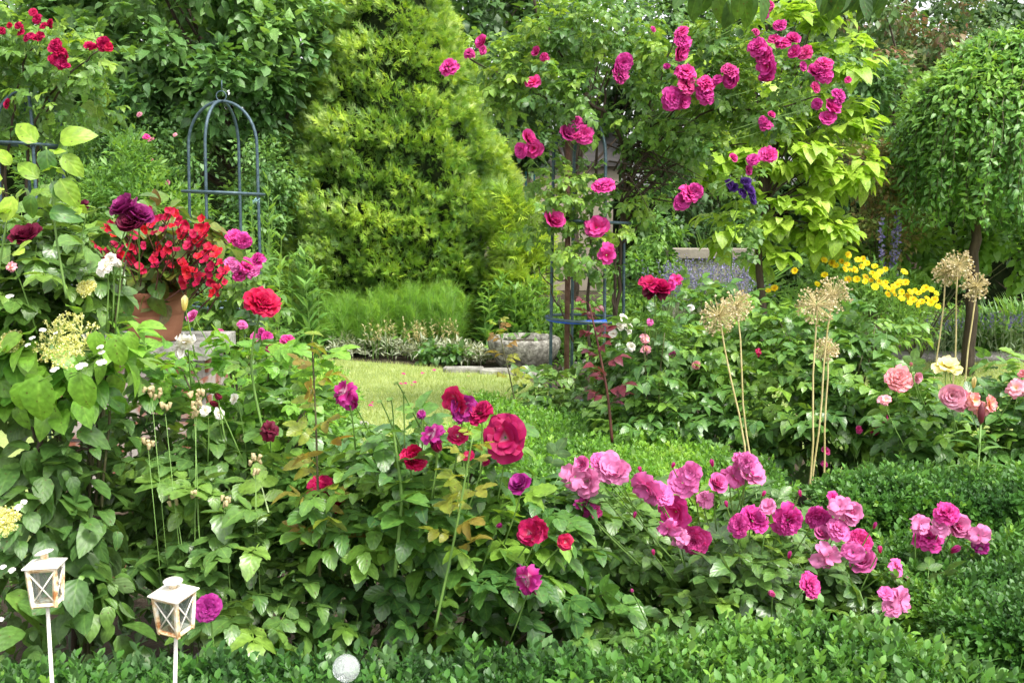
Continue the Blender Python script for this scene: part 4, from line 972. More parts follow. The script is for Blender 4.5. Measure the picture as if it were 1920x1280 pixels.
cover('ground_cover', 'low leafy ground cover of the bed left behind the lawn', [(-5, 10.3), (-1.8, 10.1), (-.2, 9.6), (.6, 9.0), (.6, 12), (-7, 13), (-7, 7), (-3.3, 7)], 16000, .08, .3, G['farlight'], T_OV2, 132)
cover('ground_cover', 'shaded ground cover under the foreground roses', [(-2.6, 2.8), (1.2, 2.8), (1.2, 4.4), (.2, 5), (-2.6, 5.2)], 5000, .06, .18, G['bigdark'], T_OV2, 133)
# golden daisies
dz = thing('yellow_daisy_bush', 'bushy perennial covered with golden yellow daisies below the weeping tree', 'perennial', (at(1660, 560, 8.6)[0], 8.6, 0))
DZ = [(1545, 488), (1560, 493), (1567, 498), (1578, 490), (1588, 496), (1608, 487), (1618, 486), (1625, 494), (1584, 505), (1595, 507), (1603, 506), (1622, 520), (1635, 512), (1645, 515), (1650, 510), (1660, 505), (1695, 510), (1633, 526), (1648, 528), (1655, 533),
      (1590, 524), (1606, 524), (1622, 528), (1640, 538), (1662, 540), (1672, 545), (1682, 534), (1688, 528), (1677, 552), (1690, 548), (1700, 556), (1706, 548), (1715, 545), (1722, 550), (1730, 545), (1735, 540), (1746, 543), (1712, 562), (1720, 572), (1728, 566),
      (1738, 560), (1745, 568), (1752, 562), (1758, 575), (1697, 530), (1640, 520), (1664, 552), (1705, 568), (1755, 550), (1660, 530), (1615, 500), (1546, 516), (1532, 533), (1490, 508), (1440, 545), (1452, 540), (1590, 478), (1640, 500), (1675, 538), (1690, 560)]
for (x, y) in DZ: bloom(dz, x, y, brng.uniform(12, 17.5), 'daisy', 'gold', brng.uniform(8.1, 8.35), face=(brng.uniform(-.5, .5), -.8, brng.uniform(.3, 1)))
foliage(dz, G['farlight'], [blob(1640, 575, 8.6, 110, 60, .3), blob(1500, 590, 8.6, 80, 60, .3), blob(1720, 590, 8.7, 50, 40, .3), blob(1600, 535, 8.7, 90, 40, .2)], 4200, .06, T_NARROW, 135, 70, .12, droop=-.2, cullx=1.0)
flower_stems(dz, GREENSTEM, .2, .0018)
# ------------------------------------------------------------------ stone bowl
bc = ground_at(983, 690, 0); BX, BY = bc[0], 9.4
bowl = thing('stone_bowl', 'weathered grey stone bowl standing at the end of the lawn', 'stone bowl', (BX, BY, 0))
mb = MB(); Rb = .315
mb.lathe((BX, BY, 0), [(.15, -.02), (.19, 0), (.235, .045), (.285, .12), (.312, .185), (.318, .235), (.308, .262), (.285, .272), (.262, .262), (.25, .235), (.2, .17), (.05, .15)], 48, wob=.012)
mb.build('basin', solid('lichen stone', (.075, .07, .06), (.36, .35, .31), 22, .95, bump=1.0, c3=(.2, .19, .165), bscale=70), bowl)
mb = MB(); mb.lathe((BX, BY, 0), [(.232, .222), (.23, .2232)], 32); mb.build('soil_fill', SOIL, bowl)

# ------------------------------------------------------------------ brick pillar and begonia pot
PX, PY = at(275, 660, 4.35)[0], 4.35; ZT = at(275, 655, 4.35)[2]
pil = thing('brick_pillar', 'weathered brick pillar with grey mortar carrying the begonia pot', 'pillar', (PX, PY, 0))
def brickmat():
    m, t, N, Lk = nt('old brick')
    tc = N('ShaderNodeTexCoord'); mp = N('ShaderNodeMapping'); mp.inputs['Rotation'].default_value = (math.pi / 2, 0, 0); Lk(tc.outputs['Object'], mp.inputs[0])
    no = N('ShaderNodeTexNoise'); no.inputs['Scale'].default_value = 9; no.inputs['Detail'].default_value = 6; Lk(tc.outputs['Object'], no.inputs['Vector'])
    cr = N('ShaderNodeValToRGB'); e = cr.color_ramp.elements; e[0].position = .45; e[0].color = (.24, .085, .05, 1); e[1].position = .56; e[1].color = (.36, .32, .29, 1)
    Lk(no.outputs['Fac'], cr.inputs[0])
    p = N('ShaderNodeBsdfPrincipled'); Lk(cr.outputs[0], p.inputs['Base Color']); p.inputs['Roughness'].default_value = .95
    b = N('ShaderNodeBump'); b.inputs['Strength'].default_value = .8; n2 = N('ShaderNodeTexNoise'); n2.inputs['Scale'].default_value = 60; Lk(tc.outputs['Object'], n2.inputs['Vector'])
    Lk(n2.outputs['Fac'], b.inputs['Height']); Lk(b.outputs[0], p.inputs['Normal'])
    o = N('ShaderNodeOutputMaterial'); Lk(p.outputs[0], o.inputs['Surface']); return m
BR = brickmat(); mb = MB(); r = rs(8); W, D_ = .54, .4; bh = .068; row = 0; z = .0
while z < ZT - .07:
    nb = 2
    for side in (-1, 1):
        for k in range(-1, 3):
            w0 = .25; x = -W / 2 + (k + .5 * (row % 2)) * (w0 + .012) ; x0 = max(x, -W / 2); x1 = min(x + w0, W / 2)
            if x1 - x0 < .04: continue
            mb.box((PX + (x0 + x1) / 2, PY + side * (D_ / 2 - .055 + r.uniform(-.004, .004)), z + bh / 2), (x1 - x0, .11, bh - .004))
    for sx in (-1, 1):
        mb.box((PX + sx * (W / 2 - .058), PY, z + bh / 2), (.11, D_ - .225, bh - .004))
    z += bh + .012; row += 1
mb.build('brickwork', BR, pil, False)
mb = MB(); mb.box((PX, PY, (z - .01) / 2), (W - .03, D_ - .03, z - .01)); mb.build('mortar', solid('mortar', (.22, .2, .18), (.34, .32, .29), 20, .95, bump=.6), pil, False)
mb = MB(); mb.box((PX, PY, z + .018), (W + .06, D_ + .06, .055)); mb.build('capstone', STONE, pil, False)
ZT2 = z + .046
potc = at(292, 640, 4.3); pot = thing('terracotta_pot', 'terracotta pot with two grooves standing on the brick pillar', 'pot', (potc[0], 4.3, ZT2))
mb = MB(); ph = at(292, 545, 4.3)[2] - ZT2
mb.lathe((potc[0], 4.3, ZT2), [(.088, 0), (.094, .004), (.105, ph * .3), (.112, ph * .52), (.109, ph * .535), (.114, ph * .55), (.121, ph * .82), (.118, ph * .835), (.127, ph * .85), (.132, ph), (.116, ph), (.112, ph - .03)], 40)
mb.build('vessel', solid('terracotta', (.26, .1, .05), (.4, .18, .1), 7, .85, bump=.25, c3=(.33, .14, .075)), pot)
mb = MB(); mb.lathe((potc[0], 4.3, ZT2 + ph - .035), [(.115, 0), (.113, .01)], 30); mb.build('soil_fill', SOIL, pot)
bg_ = thing('begonia', 'begonia with scarlet flowers and dark glossy leaves spilling from the pot', 'begonia', (potc[0], 4.3, ZT2 + ph - .03))
BG = [(285, 420), (300, 410), (315, 405), (290, 438), (308, 432), (322, 425), (338, 415), (350, 430), (362, 440), (375, 430), (385, 445), (372, 455), (395, 460), (352, 462), (340, 445), (405, 480), (412, 495), (398, 500), (385, 490), (400, 470),
      (350, 510), (368, 518), (360, 508), (345, 522), (372, 530), (385, 520), (395, 530), (405, 540), (412, 520), (400, 550), (410, 545), (418, 510), (425, 505), (300, 462), (305, 478), (288, 490), (252, 468), (245, 462), (240, 480), (262, 500), (266, 508),
      (170, 462), (182, 458), (190, 468), (200, 472), (222, 425), (210, 420), (198, 425), (230, 432), (240, 425), (330, 470), (318, 395), (330, 400), (285, 395), (270, 430), (228, 470), (345, 532), (100, 478), (390, 425), (380, 412), (250, 440), (392, 510), (420, 530)]
_r = random.Random(8)
for k in range(36): a_ = _r.uniform(0, 6.28); q_ = _r.random() ** .5; BG.append((int(300 + 125 * q_ * math.cos(a_)), int(450 + 50 * q_ * math.sin(a_))))
for (x, y) in BG: bloom(bg_, x, y, brng.uniform(19, 27), 'beg', 'scarlet', brng.uniform(3.98, 4.12), wide=brng.uniform(.7, 1))
foliage(bg_, G['beg_leaf'], [blob(310, 450, 4.3, 90, 55, .16), blob(300, 520, 4.25, 60, 28, .12), blob(370, 475, 4.25, 40, 50, .1), blob(220, 450, 4.3, 70, 40, .14), blob(320, 405, 4.3, 50, 20, .1)], 420, .065, T_HEART, 141, 60, .07, cullx=1.1, minz=.5)
flower_stems(bg_, REDSTEM, .08, .0025)

# ------------------------------------------------------------------ box hedges
KEEP.append((649, 1252, 32, 2.6))
def hedge(label, poly_px, h, n_top, size, seed, mat, tpls, sidefac=.7, tall=.05):
    pts = np.array([ground_at(x, y, h) for x, y in poly_px])[:, :2]; c = pts.mean(0); r = rs(seed)
    t = thing('box_hedge', label, 'hedge', (c[0], c[1], 0), 'clipped box hedges of the knot garden')
    lo, hi = pts.min(0), pts.max(0); n = int(n_top)
    P = np.column_stack([r.uniform(lo[0], hi[0], n), r.uniform(lo[1], hi[1], n), np.zeros(n)]); P = P[inpoly(P, pts)]
    P[:, 2] = h + .03 * noise3(P, 9, seed) + .022 * noise3(P, 26, seed + 9) - np.abs(r.randn(len(P))) * .025
    # rounded shoulders
    dm = np.full(len(P), 9.)
    for i in range(len(pts)):
        a, b = pts[i], pts[(i + 1) % len(pts)]; ab = b - a; L = np.dot(ab, ab)
        q = np.clip(((P[:, :2] - a) @ ab) / L, 0, 1); dm = np.minimum(dm, np.linalg.norm(P[:, :2] - (a + q[:, None] * ab), axis=1))
    P[:, 2] -= .06 * np.clip(1 - dm / .09, 0, 1) ** 2
    D = norm(r.randn(len(P), 3) * .38 + [0, 0, 1.]); ti0 = [P]; DD = [D]
    area = abs(sum(pts[i][0] * pts[(i + 1) % len(pts)][1] - pts[(i + 1) % len(pts)][0] * pts[i][1] for i in range(len(pts)))) / 2
    dens = len(P) / max(area, .01); sgn = 1 if sum(pts[i][0] * pts[(i + 1) % len(pts)][1] - pts[(i + 1) % len(pts)][0] * pts[i][1] for i in range(len(pts))) > 0 else -1
    for i in range(len(pts)):
        a, b = pts[i], pts[(i + 1) % len(pts)]; ab = b - a; L = np.linalg.norm(ab); nn = np.array([ab[1], -ab[0]]) / L * sgn
        if (a + b)[1] / 2 > c[1] + .15 and nn[1] > .3: k = int(dens * L * h * .2)
        else: k = int(dens * L * h * sidefac)
        q = r.rand(k); z = h * r.rand(k) ** .7
        Q = np.column_stack([a[0] + ab[0] * q, a[1] + ab[1] * q, z]); off = .03 * noise3(Q, 9, seed + 3) - .02 + r.randn(k) * .012
        Q[:, :2] += nn * off[:, None]
        ti0.append(Q); DD.append(norm(r.randn(k, 3) * .4 + np.array([nn[0] * .8, nn[1] * .8, .7])))
    P = np.concatenate(ti0); D = np.concatenate(DD); m = len(P)
    N = norm(r.randn(m, 3)); S = size * r.uniform(.65, 1.35, m) * np.where(r.rand(m) < tall, 1.7, 1)
    rn = np.clip(.3 + .15 * (S > size * 1.3) + .22 * noise3(P, 6, seed + 2) + .12 * noise3(P, 30, seed + 4) + .38 * (r.rand(m) - .3) + .5 * (r.rand(m) < .02), 0, 1)
    ok = cull(P, 1.0); ti = r.randint(0, len(tpls), m); mb = MB()
    for k, tp in enumerate(tpls):
        q = ok & (ti == k); mb.inst(tp, P[q], D[q], N[q], S[q], rn[q])
    mb.build('foliage', mat, t)
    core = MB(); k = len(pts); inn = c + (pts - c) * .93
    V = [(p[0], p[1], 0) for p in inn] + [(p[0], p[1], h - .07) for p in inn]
    core.faces(V, [(i, (i + 1) % k, k + (i + 1) % k, k + i) for i in range(k)] + [tuple(range(k, 2 * k))]); core.build('light_block_core', CORE_DARK, t, False)  # added dark prism under the leaves, stops light passing through the hedge
    return t
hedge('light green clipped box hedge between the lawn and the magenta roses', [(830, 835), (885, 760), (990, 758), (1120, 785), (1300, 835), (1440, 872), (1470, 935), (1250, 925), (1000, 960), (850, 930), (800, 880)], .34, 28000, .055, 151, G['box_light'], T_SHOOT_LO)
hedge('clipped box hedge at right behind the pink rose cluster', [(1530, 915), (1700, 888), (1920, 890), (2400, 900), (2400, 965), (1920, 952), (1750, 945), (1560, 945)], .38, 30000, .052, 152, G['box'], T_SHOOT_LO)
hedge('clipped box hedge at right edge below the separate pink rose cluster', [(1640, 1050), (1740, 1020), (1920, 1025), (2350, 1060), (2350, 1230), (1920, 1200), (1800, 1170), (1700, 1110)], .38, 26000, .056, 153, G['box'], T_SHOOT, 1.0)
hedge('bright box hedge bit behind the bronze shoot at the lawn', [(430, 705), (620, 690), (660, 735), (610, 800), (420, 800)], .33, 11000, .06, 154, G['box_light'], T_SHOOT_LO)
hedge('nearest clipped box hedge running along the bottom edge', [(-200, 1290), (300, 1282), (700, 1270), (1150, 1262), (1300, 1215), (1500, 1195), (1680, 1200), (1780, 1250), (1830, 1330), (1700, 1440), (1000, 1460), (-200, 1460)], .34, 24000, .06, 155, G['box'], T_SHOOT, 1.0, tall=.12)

# ------------------------------------------------------------------ alliums
def allium(px, py, rpx, Y, bx, by, label, seed, fade=0):
    c = at(px, py, Y); r = rs(seed); R = rpx * m_per_px(Y)
    b = at(bx, by, Y); g = b + (b - c) * (b[2] / max(.05, c[2] - b[2])); 
    t = thing('allium_seed_head', label, 'allium', (g[0], g[1], 0), 'dried allium seed heads on straw stems')
    mb = MB(); tt = np.linspace(0, 1, 9)[:, None]; pts = g + (c - g) * tt; pts[:, 0] += .03 * np.sin(tt[:, 0] * 3.1) * r.uniform(-1, 1) + .006 * np.sin(tt[:, 0] * 11 + r.rand() * 6)
    mb.tube(pts, np.linspace(.0045, .0032, 9), 7); mb.build('stem', STRAW, t)
    mb = MB(); n = 170; d = norm(r.randn(n, 3)); d = d[(d @ norm(r.randn(3))) < r.uniform(.75, .95)]; n = len(d); L = R * r.uniform(.7, 1.06, n)
    for i in range(n): mb.tube([c + d[i] * .006, c + d[i] * L[i]], [.0008, .0007], 3, False)
    mb.build('rays', STRAW, t)
    mb = MB(); oc = leaf(2, .5, .9, -.2, 'round')
    for k in range(2):
        rot = norm(np.cross(d, norm(r.randn(n, 3))))
        D = norm(d + rot * .5)
        mb.inst(oc, c + d * (L * .94)[:, None], D, norm(np.cross(d, rot) + .2 * d), r.uniform(.006, .012, n), r.rand(n))
    mb.build('seed_capsules', G['dry'], t)
allium(1347, 592, 36, 4.25, 1383, 850, 'dried allium head, leftmost of the left pair', 161)
allium(1381, 574, 30, 4.35, 1411, 860, 'dried allium head, right one of the left pair', 162)
allium(1530, 572, 38, 4.2, 1513, 900, 'dried allium head, left one of the middle group', 163)
allium(1562, 553, 34, 4.3, 1528, 900, 'dried allium head, right one of the middle group', 164)
allium(1550, 656, 22, 4.35, 1534, 900, 'small low dried allium head below the middle pair', 165)
allium(1774, 513, 24, 4.9, 1755, 745, 'dried allium head, left one of the right trio', 166)
allium(1797, 497, 28, 4.85, 1774, 735, 'dried allium head, highest and middle one of the right trio', 167)
allium(1829, 538, 25, 4.8, 1808, 720, 'dried allium head, rightmost of all by the path', 168)

# ------------------------------------------------------------------ rose bushes
def rosebush(label, base_px, Y, blobs, n, size, seed, mat='rose', canes=10, clumps=60, sigma=.1, tpls=None, blooms=(), bY=None, cmat=None, group='shrub roses in the beds', down=.18, crad=.006, name='rose_bush', face=None, **kw):
    b = at(base_px, 640, Y); t = thing(name, label, 'rose bush', (b[0], Y, 0), group)
    for q in blooms:
        x, y, d, kind, col = q[:5]; d = d * (1.03 if base_px > 1000 else 1.1)
        bloom(t, x, y, d, kind, col, (q[5] if len(q) > 5 and q[5] else (bY or Y - .2)) + brng.uniform(-.04, .04), face=q[6] if len(q) > 6 else None, name='bud' if kind == 'bud' else 'bloom')
    cc = foliage(t, G[mat], blobs, n, size, tpls or T_ROSE, seed, clumps, sigma, up=1.3, out=.7, droop=.08, zf=.45, nout=.18, shell=.15, **kw)
    branches(t, cmat or CANE, (b[0], Y, 0), cc, crad, seed + 1, canes, 'cane', thin=.4)
    # fine twigs between the clumps
    flower_stems(t, GREENSTEM, down, .0022)
    return t
def whip(parent_label, pts, Y, mat_leaf, seed, n=14, size=.1, mat=None, rad=(.006, .003), tp=None, name='young_shoot', parent=None, lo=.35):
    """a long upright shoot with its own leaves, part of its bush"""
    P = np.array([at(x, y, Y) for x, y in pts]); k = len(P); t = np.linspace(0, k - 1, k * 6)
    Q = np.stack([np.interp(t, range(k), P[:, j]) for j in range(3)], 1)
    for _ in range(4): Q[1:-1] = (Q[:-2] + 2 * Q[1:-1] + Q[2:]) / 4
    r = rs(seed); mb = MB(); mb.tube(Q, np.linspace(rad[0], rad[1], len(Q)), 7); o = mb.build(name, mat or CANE, parent)
    mb = MB(); q = np.linspace(lo, 1, n) * (len(Q) - 1)
    PP = np.stack([np.interp(q, range(len(Q)), Q[:, j]) for j in range(3)], 1); a = np.arange(n) * 2.4 + r.rand(n)
    D = norm(np.stack([np.cos(a), np.sin(a) * .8, .35 + .3 * r.rand(n)], 1)); N = norm(np.array([0, 0, 1]) + r.randn(n, 3) * .25)
    S = size * (1.1 - .5 * np.linspace(0, 1, n) ** 2) * r.uniform(.85, 1.15, n)
    for j in range(len(tp or T_ROSE)):
        s_ = np.arange(n) % len(tp or T_ROSE) == j; mb.inst((tp or T_ROSE)[j], PP[s_], D[s_], N[s_], S[s_], r.rand(s_.sum()))
    lv = mb.build('shoot_leaves', mat_leaf, parent)
    return o

S, Dd, C, M, B = 'semi', 'double', 'cup', 'blown', 'bud'
# --- pink foreground rose (right of centre)
pink = [(1078, 893, 58, M, 'mauve'), (1105, 905, 60, S, 'mauve'), (1140, 876, 60, S, 'mauve'), (1158, 886, 48, S, 'mauve'), (1122, 866, 40, Dd, 'pink'), (1090, 870, 34, C, 'pink'), (1100, 948, 46, M, 'purple'), (1112, 957, 38, S, 'magenta'),
        (1215, 915, 62, S, 'pink'), (1238, 926, 56, Dd, 'pink'), (1280, 905, 60, S, 'pink'), (1295, 886, 40, S, 'pink'), (1322, 935, 44, M, 'mauve'), (1347, 905, 48, C, 'pink'), (1385, 862, 34, Dd, 'pink'), (1375, 892, 54, M, 'pink'), (1408, 888, 58, S, 'mauve'), (1400, 865, 44, Dd, 'pink'),
        (1268, 958, 60, S, 'climb'), (1252, 990, 48, M, 'pink'), (1303, 1012, 70, Dd, 'magenta'), (1275, 1005, 40, M, 'mauve'), (1412, 976, 66, Dd, 'climb'), (1386, 985, 46, Dd, 'magenta'), (1477, 974, 72, Dd, 'climb'), (1440, 950, 34, S, 'mauve'), (1535, 968, 58, Dd, 'climb'), (1542, 998, 42, C, 'pink'),
        (1572, 992, 52, Dd, 'pink'), (1575, 950, 54, M, 'mauve'), (1598, 962, 54, C, 'mauve'), (1562, 935, 30, S, 'climb'), (1612, 1012, 50, Dd, 'climb'), (1552, 1042, 60, M, 'mauve'), (1618, 1052, 54, C, 'pink'), (1600, 1035, 40, S, 'pink'), (1518, 1097, 56, Dd, 'magenta', 2.78),
        (1688, 1122, 56, M, 'mauve', 2.75), (1672, 1138, 40, S, 'mauve', 2.75), (1660, 1112, 30, S, 'pink', 2.76), (1680, 1060, 36, M, 'pink'), (1448, 1113, 24, B, 'mauve', 2.76), (1185, 1107, 14, B, 'mauve', 2.76)]
pr = rosebush('shrub rose loaded with pink and mauve double blooms, right of centre in the foreground', 1390, 3.25,
         [blob(1150, 1010, 3.3, 110, 80, .22), blob(1330, 1040, 3.3, 150, 85, .28), blob(1500, 1060, 3.3, 140, 90, .28), blob(1600, 1090, 3.3, 100, 70, .22), blob(1250, 1120, 3.35, 180, 70, .25), blob(1400, 950, 3.4, 110, 40, .2),
          blob(1480, 1150, 3.4, 150, 50, .2), blob(1690, 1120, 3.0, 60, 40, .12), blob(1080, 960, 3.3, 50, 50, .12), blob(1300, 1150, 3.05, 200, 45, .2), blob(1560, 1150, 2.95, 110, 45, .15), blob(1450, 1060, 3.05, 200, 60, .12)], 1700, .1, 201, 'rose_blue', 16, 200, .08, blooms=pink, bY=2.98, tpls=T_ROSE, cullx=.95, minz=.12, rb=.03)
for (x, y, d) in [(1200, 880, 16), (1262, 872, 15), (1335, 868, 17), (1432, 925, 15), (1500, 925, 16), (1640, 985, 16), (1650, 1030, 18), (1362, 945, 16), (1190, 965, 15), (1225, 1035, 16), (1480, 1040, 16), (1700, 1085, 14)]:
    bloom(pr, x, y, d, 'bud', 'pink', 2.96, face=(brng.uniform(-.4, .4), -.3, 1), name='bud')
flower_stems(pr, GREENSTEM, .15, .002)
# --- separate spray on the right
pr2 = rosebush('single rose spray with rose pink blooms over the hedge at right', 1700, 3.3, [blob(1745, 1055, 3.2, 26, 16, .05), blob(1780, 1020, 3.2, 40, 15, .05)], 12, .1, 203, 'rose_blue', 3, 8, .05,
         blooms=[(1775, 963, 54, Dd, 'climb'), (1741, 1008, 60, Dd, 'climb'), (1727, 982, 46, M, 'mauve'), (1797, 985, 58, C, 'mauve'), (1762, 985, 40, M, 'mauve'), (1835, 1003, 50, M, 'mauve'), (1790, 1030, 28, B, 'pink'), (1838, 1025, 36, M, 'purple'), (1755, 1025, 24, S, 'pink')], bY=3.1)
path_tube(pr2, GREENSTEM, [(1700, 1120, 3.25), (1735, 1080, 3.2), (1765, 1035, 3.15), (1785, 1000, 3.12)], .003, .002, 'shoot', wob=.001)
# --- crimson and purple rose, centre
cen = [(645, 735, 56, M, 'purple'), (655, 750, 40, S, 'purple'), (790, 775, 36, B, 'purple'), (812, 815, 46, M, 'purple'), (820, 838, 40, B, 'crimson'), (868, 765, 60, S, 'purple'), (900, 775, 56, Dd, 'crimson'), (855, 752, 50, S, 'crimson'), (948, 820, 84, S, 'crimson', 2.75, (-.15, -1, .25)),
       (772, 862, 54, Dd, 'red'), (775, 850, 36, S, 'red'), (858, 818, 40, S, 'crimson'), (975, 905, 50, C, 'purple'), (995, 1000, 50, S, 'crimson'), (1010, 990, 40, S, 'crimson'), (988, 1085, 60, M, 'purple'), (1060, 1015, 30, S, 'crimson'), (935, 985, 20, B, 'purple'), (910, 868, 22, B, 'crimson'), (878, 855, 26, S, 'crimson'),
       (743, 718, 13, B, 'bud'), (731, 748, 15, B, 'bud'), (712, 752, 12, B, 'bud'), (733, 788, 14, B, 'bud'), (757, 735, 9, B, 'bud')]
cb = rosebush('tall shrub rose with crimson and purple blooms in the centre foreground', 800, 2.95,
         [blob(800, 960, 3.0, 190, 100, .28), blob(680, 900, 3.0, 110, 80, .25), blob(900, 1050, 3.0, 150, 100, .25), blob(720, 1090, 2.95, 150, 90, .22), blob(840, 850, 2.9, 90, 40, .12), blob(1010, 1080, 3.1, 110, 80, .2), blob(860, 1160, 3.0, 150, 40, .18),
          blob(620, 1050, 3.0, 110, 110, .2), blob(1000, 960, 3.05, 80, 50, .15), blob(720, 800, 2.95, 40, 50, .08)], 1120, .115, 205, 'rose', 14, 130, .095, blooms=cen, bY=2.68, cullx=.95, minz=.12, crad=.007, windows=[(590, 640, 985, 795)])
whip(None, [(815, 1180), (852, 1010), (868, 920), (886, 820)], 2.62, G['rose_bronze'], 7, 12, .09, GREENSTEM, (.0038, .002), parent=cb, lo=.3)
whip(None, [(740, 1080), (755, 930), (735, 790)], 2.7, G['rose'], 8, 9, .13, GREENSTEM, (.005, .003), parent=cb, lo=.2)
# --- left foreground rose with dark blooms and the tall bronze shoot
lf = [(605, 920, 64, Dd, 'red', 2.95), (632, 945, 56, Dd, 'red', 2.95), (390, 1140, 56, Dd, 'purple', 2.45, (.2, -1, .35)), (505, 805, 36, M, 'dark'), (408, 742, 26, B, 'dark'), (404, 758, 22, B, 'dark')]
lb = rosebush('dark leaved shrub rose with velvet red blooms left of centre', 500, 3.1,
         [blob(480, 900, 3.15, 170, 110, .25), blob(330, 820, 3.3, 140, 90, .25), blob(520, 1010, 3.0, 140, 100, .22), blob(380, 960, 3.15, 130, 100, .22), blob(560, 800, 3.2, 90, 60, .18), blob(480, 1120, 2.85, 110, 90, .2), blob(280, 920, 3.3, 100, 80, .2), blob(420, 1060, 3.0, 80, 90, .2)],
         1250, .11, 207, 'rose_blue', 14, 130, .1, blooms=lf, bY=2.9, cullx=1.0, minz=.12, crad=.007, windows=[(285, 1050, 385, 1195), (590, 640, 985, 795)])
whip(None, [(600, 1080), (597, 950), (593, 800), (585, 640)], 2.78, G['rose_bronze'], 9, 17, .115, CANE, (.0042, .002), parent=lb, lo=.12)
whip(None, [(498, 830), (478, 740), (470, 680), (478, 620), (487, 595)], 3.0, G['rose'], 10, 5, .1, GREENSTEM, (.004, .0025), parent=lb, lo=.2)
bloom(lb, 490, 570, 74, 'double', 'red', 2.98, face=(.5, -.7, .6), label='large bright red rose nodding on a long stem')
flower_stems(lb, GREENSTEM, .1, .003)
# lime young rose leaves mid left, faded white rose
wr = rosebush('rose with lime young leaves and a faded cream bloom before the brick pillar', 440, 3.3, [blob(430, 700, 3.3, 100, 60, .15), blob(560, 730, 3.3, 90, 60, .15), blob(330, 690, 3.3, 70, 30, .1), blob(240, 720, 3.3, 60, 40, .1), blob(500, 760, 3.4, 110, 60, .15)], 170, .11, 209, 'hyd', 8, 46, .09, windows=[(600, 640, 985, 790), (225, 560, 300, 660)],
         blooms=[(348, 640, 38, M, 'white', 3.0, (.2, -.8, -.8)), (338, 652, 34, B, 'white', 3.0, (0, -.6, -1)), (346, 570, 26, B, 'yellow', 3.0, (.1, -.1, 1)), (410, 775, 24, S, 'white'), (385, 770, 20, S, 'white'), (440, 748, 18, S, 'white'), (360, 592, 26, C, 'pink', 3.6)], bY=3.05)
# --- rose left, dark velvet blooms in front of the pot
dr = rosebush('tall rose with almost black velvet blooms at left in front of the begonias', 130, 3.0, [blob(150, 500, 3.0, 130, 60, .18), blob(60, 540, 3.0, 90, 80, .18), blob(200, 570, 3.0, 90, 60, .15), blob(100, 450, 3.0, 90, 40, .12), blob(20, 470, 2.95, 60, 60, .12), blob(240, 510, 2.95, 60, 30, .1), blob(130, 620, 3.05, 140, 50, .15)],
         520, .11, 211, 'rose_blue', 12, 80, .085, rb=.12, blooms=[(232, 388, 62, C, 'darkpurple', 2.8, (-.45, -.5, .9)), (262, 402, 58, C, 'darkpurple', 2.82, (.5, -.5, .75)), (245, 415, 54, C, 'dark', 2.84), (48, 440, 64, C, 'dark', 2.8, (0, -.6, 1)), (155, 386, 28, M, 'dark', 2.8), (197, 500, 30, M, 'white'), (222, 495, 28, B, 'white'), (208, 486, 26, M, 'white'), (20, 500, 22, M, 'palepink')], bY=2.75, cullx=.9, windows=[(195, 395, 375, 655)])
whip(None, [(125, 560), (104, 440), (98, 350), (86, 275)], 2.5, G['lime'], 11, 5, .08, GREENSTEM, (.003, .0018), tp=[rose_leaf(6, 41, 3, .42), rose_leaf(6, 42, 3, .42)], parent=dr, lo=.45)
whip(None, [(-10, 560), (8, 440), (22, 365)], 2.5, G['lime'], 12, 5, .075, GREENSTEM, (.003, .0018), tp=[rose_leaf(6, 43, 3, .42)], parent=dr, lo=.3)
# pink small rose behind the pot
rosebush('small pink pompon rose right of the begonias at the foot of the obelisk', 460, 5.2, [blob(450, 560, 5.2, 60, 70, .2), blob(400, 600, 5.2, 60, 40, .2), blob(500, 650, 5.2, 60, 25, .15), blob(460, 620, 5.3, 90, 60, .2)], 280, .1, 213, 'climber', 8, 40, .1, tpls=T_ROSE_LO,
         blooms=[(440, 445, 34, Dd, 'climb'), (457, 452, 34, Dd, 'climb'), (434, 495, 30, Dd, 'pink'), (463, 500, 40, Dd, 'climb'), (450, 515, 34, Dd, 'climb'), (482, 488, 32, Dd, 'climb'), (478, 510, 34, Dd, 'pink'), (395, 632, 24, Dd, 'climb'), (412, 628, 24, Dd, 'magenta'), (500, 632, 22, Dd, 'climb'), (478, 632, 20, Dd, 'pink'), (540, 638, 26, Dd, 'climb'), (505, 652, 18, Dd, 'magenta'), (370, 640, 20, Dd, 'climb'), (455, 608, 20, Dd, 'pink'), (425, 630, 18, Dd, 'climb'), (490, 622, 16, Dd, 'climb')], bY=4.95)
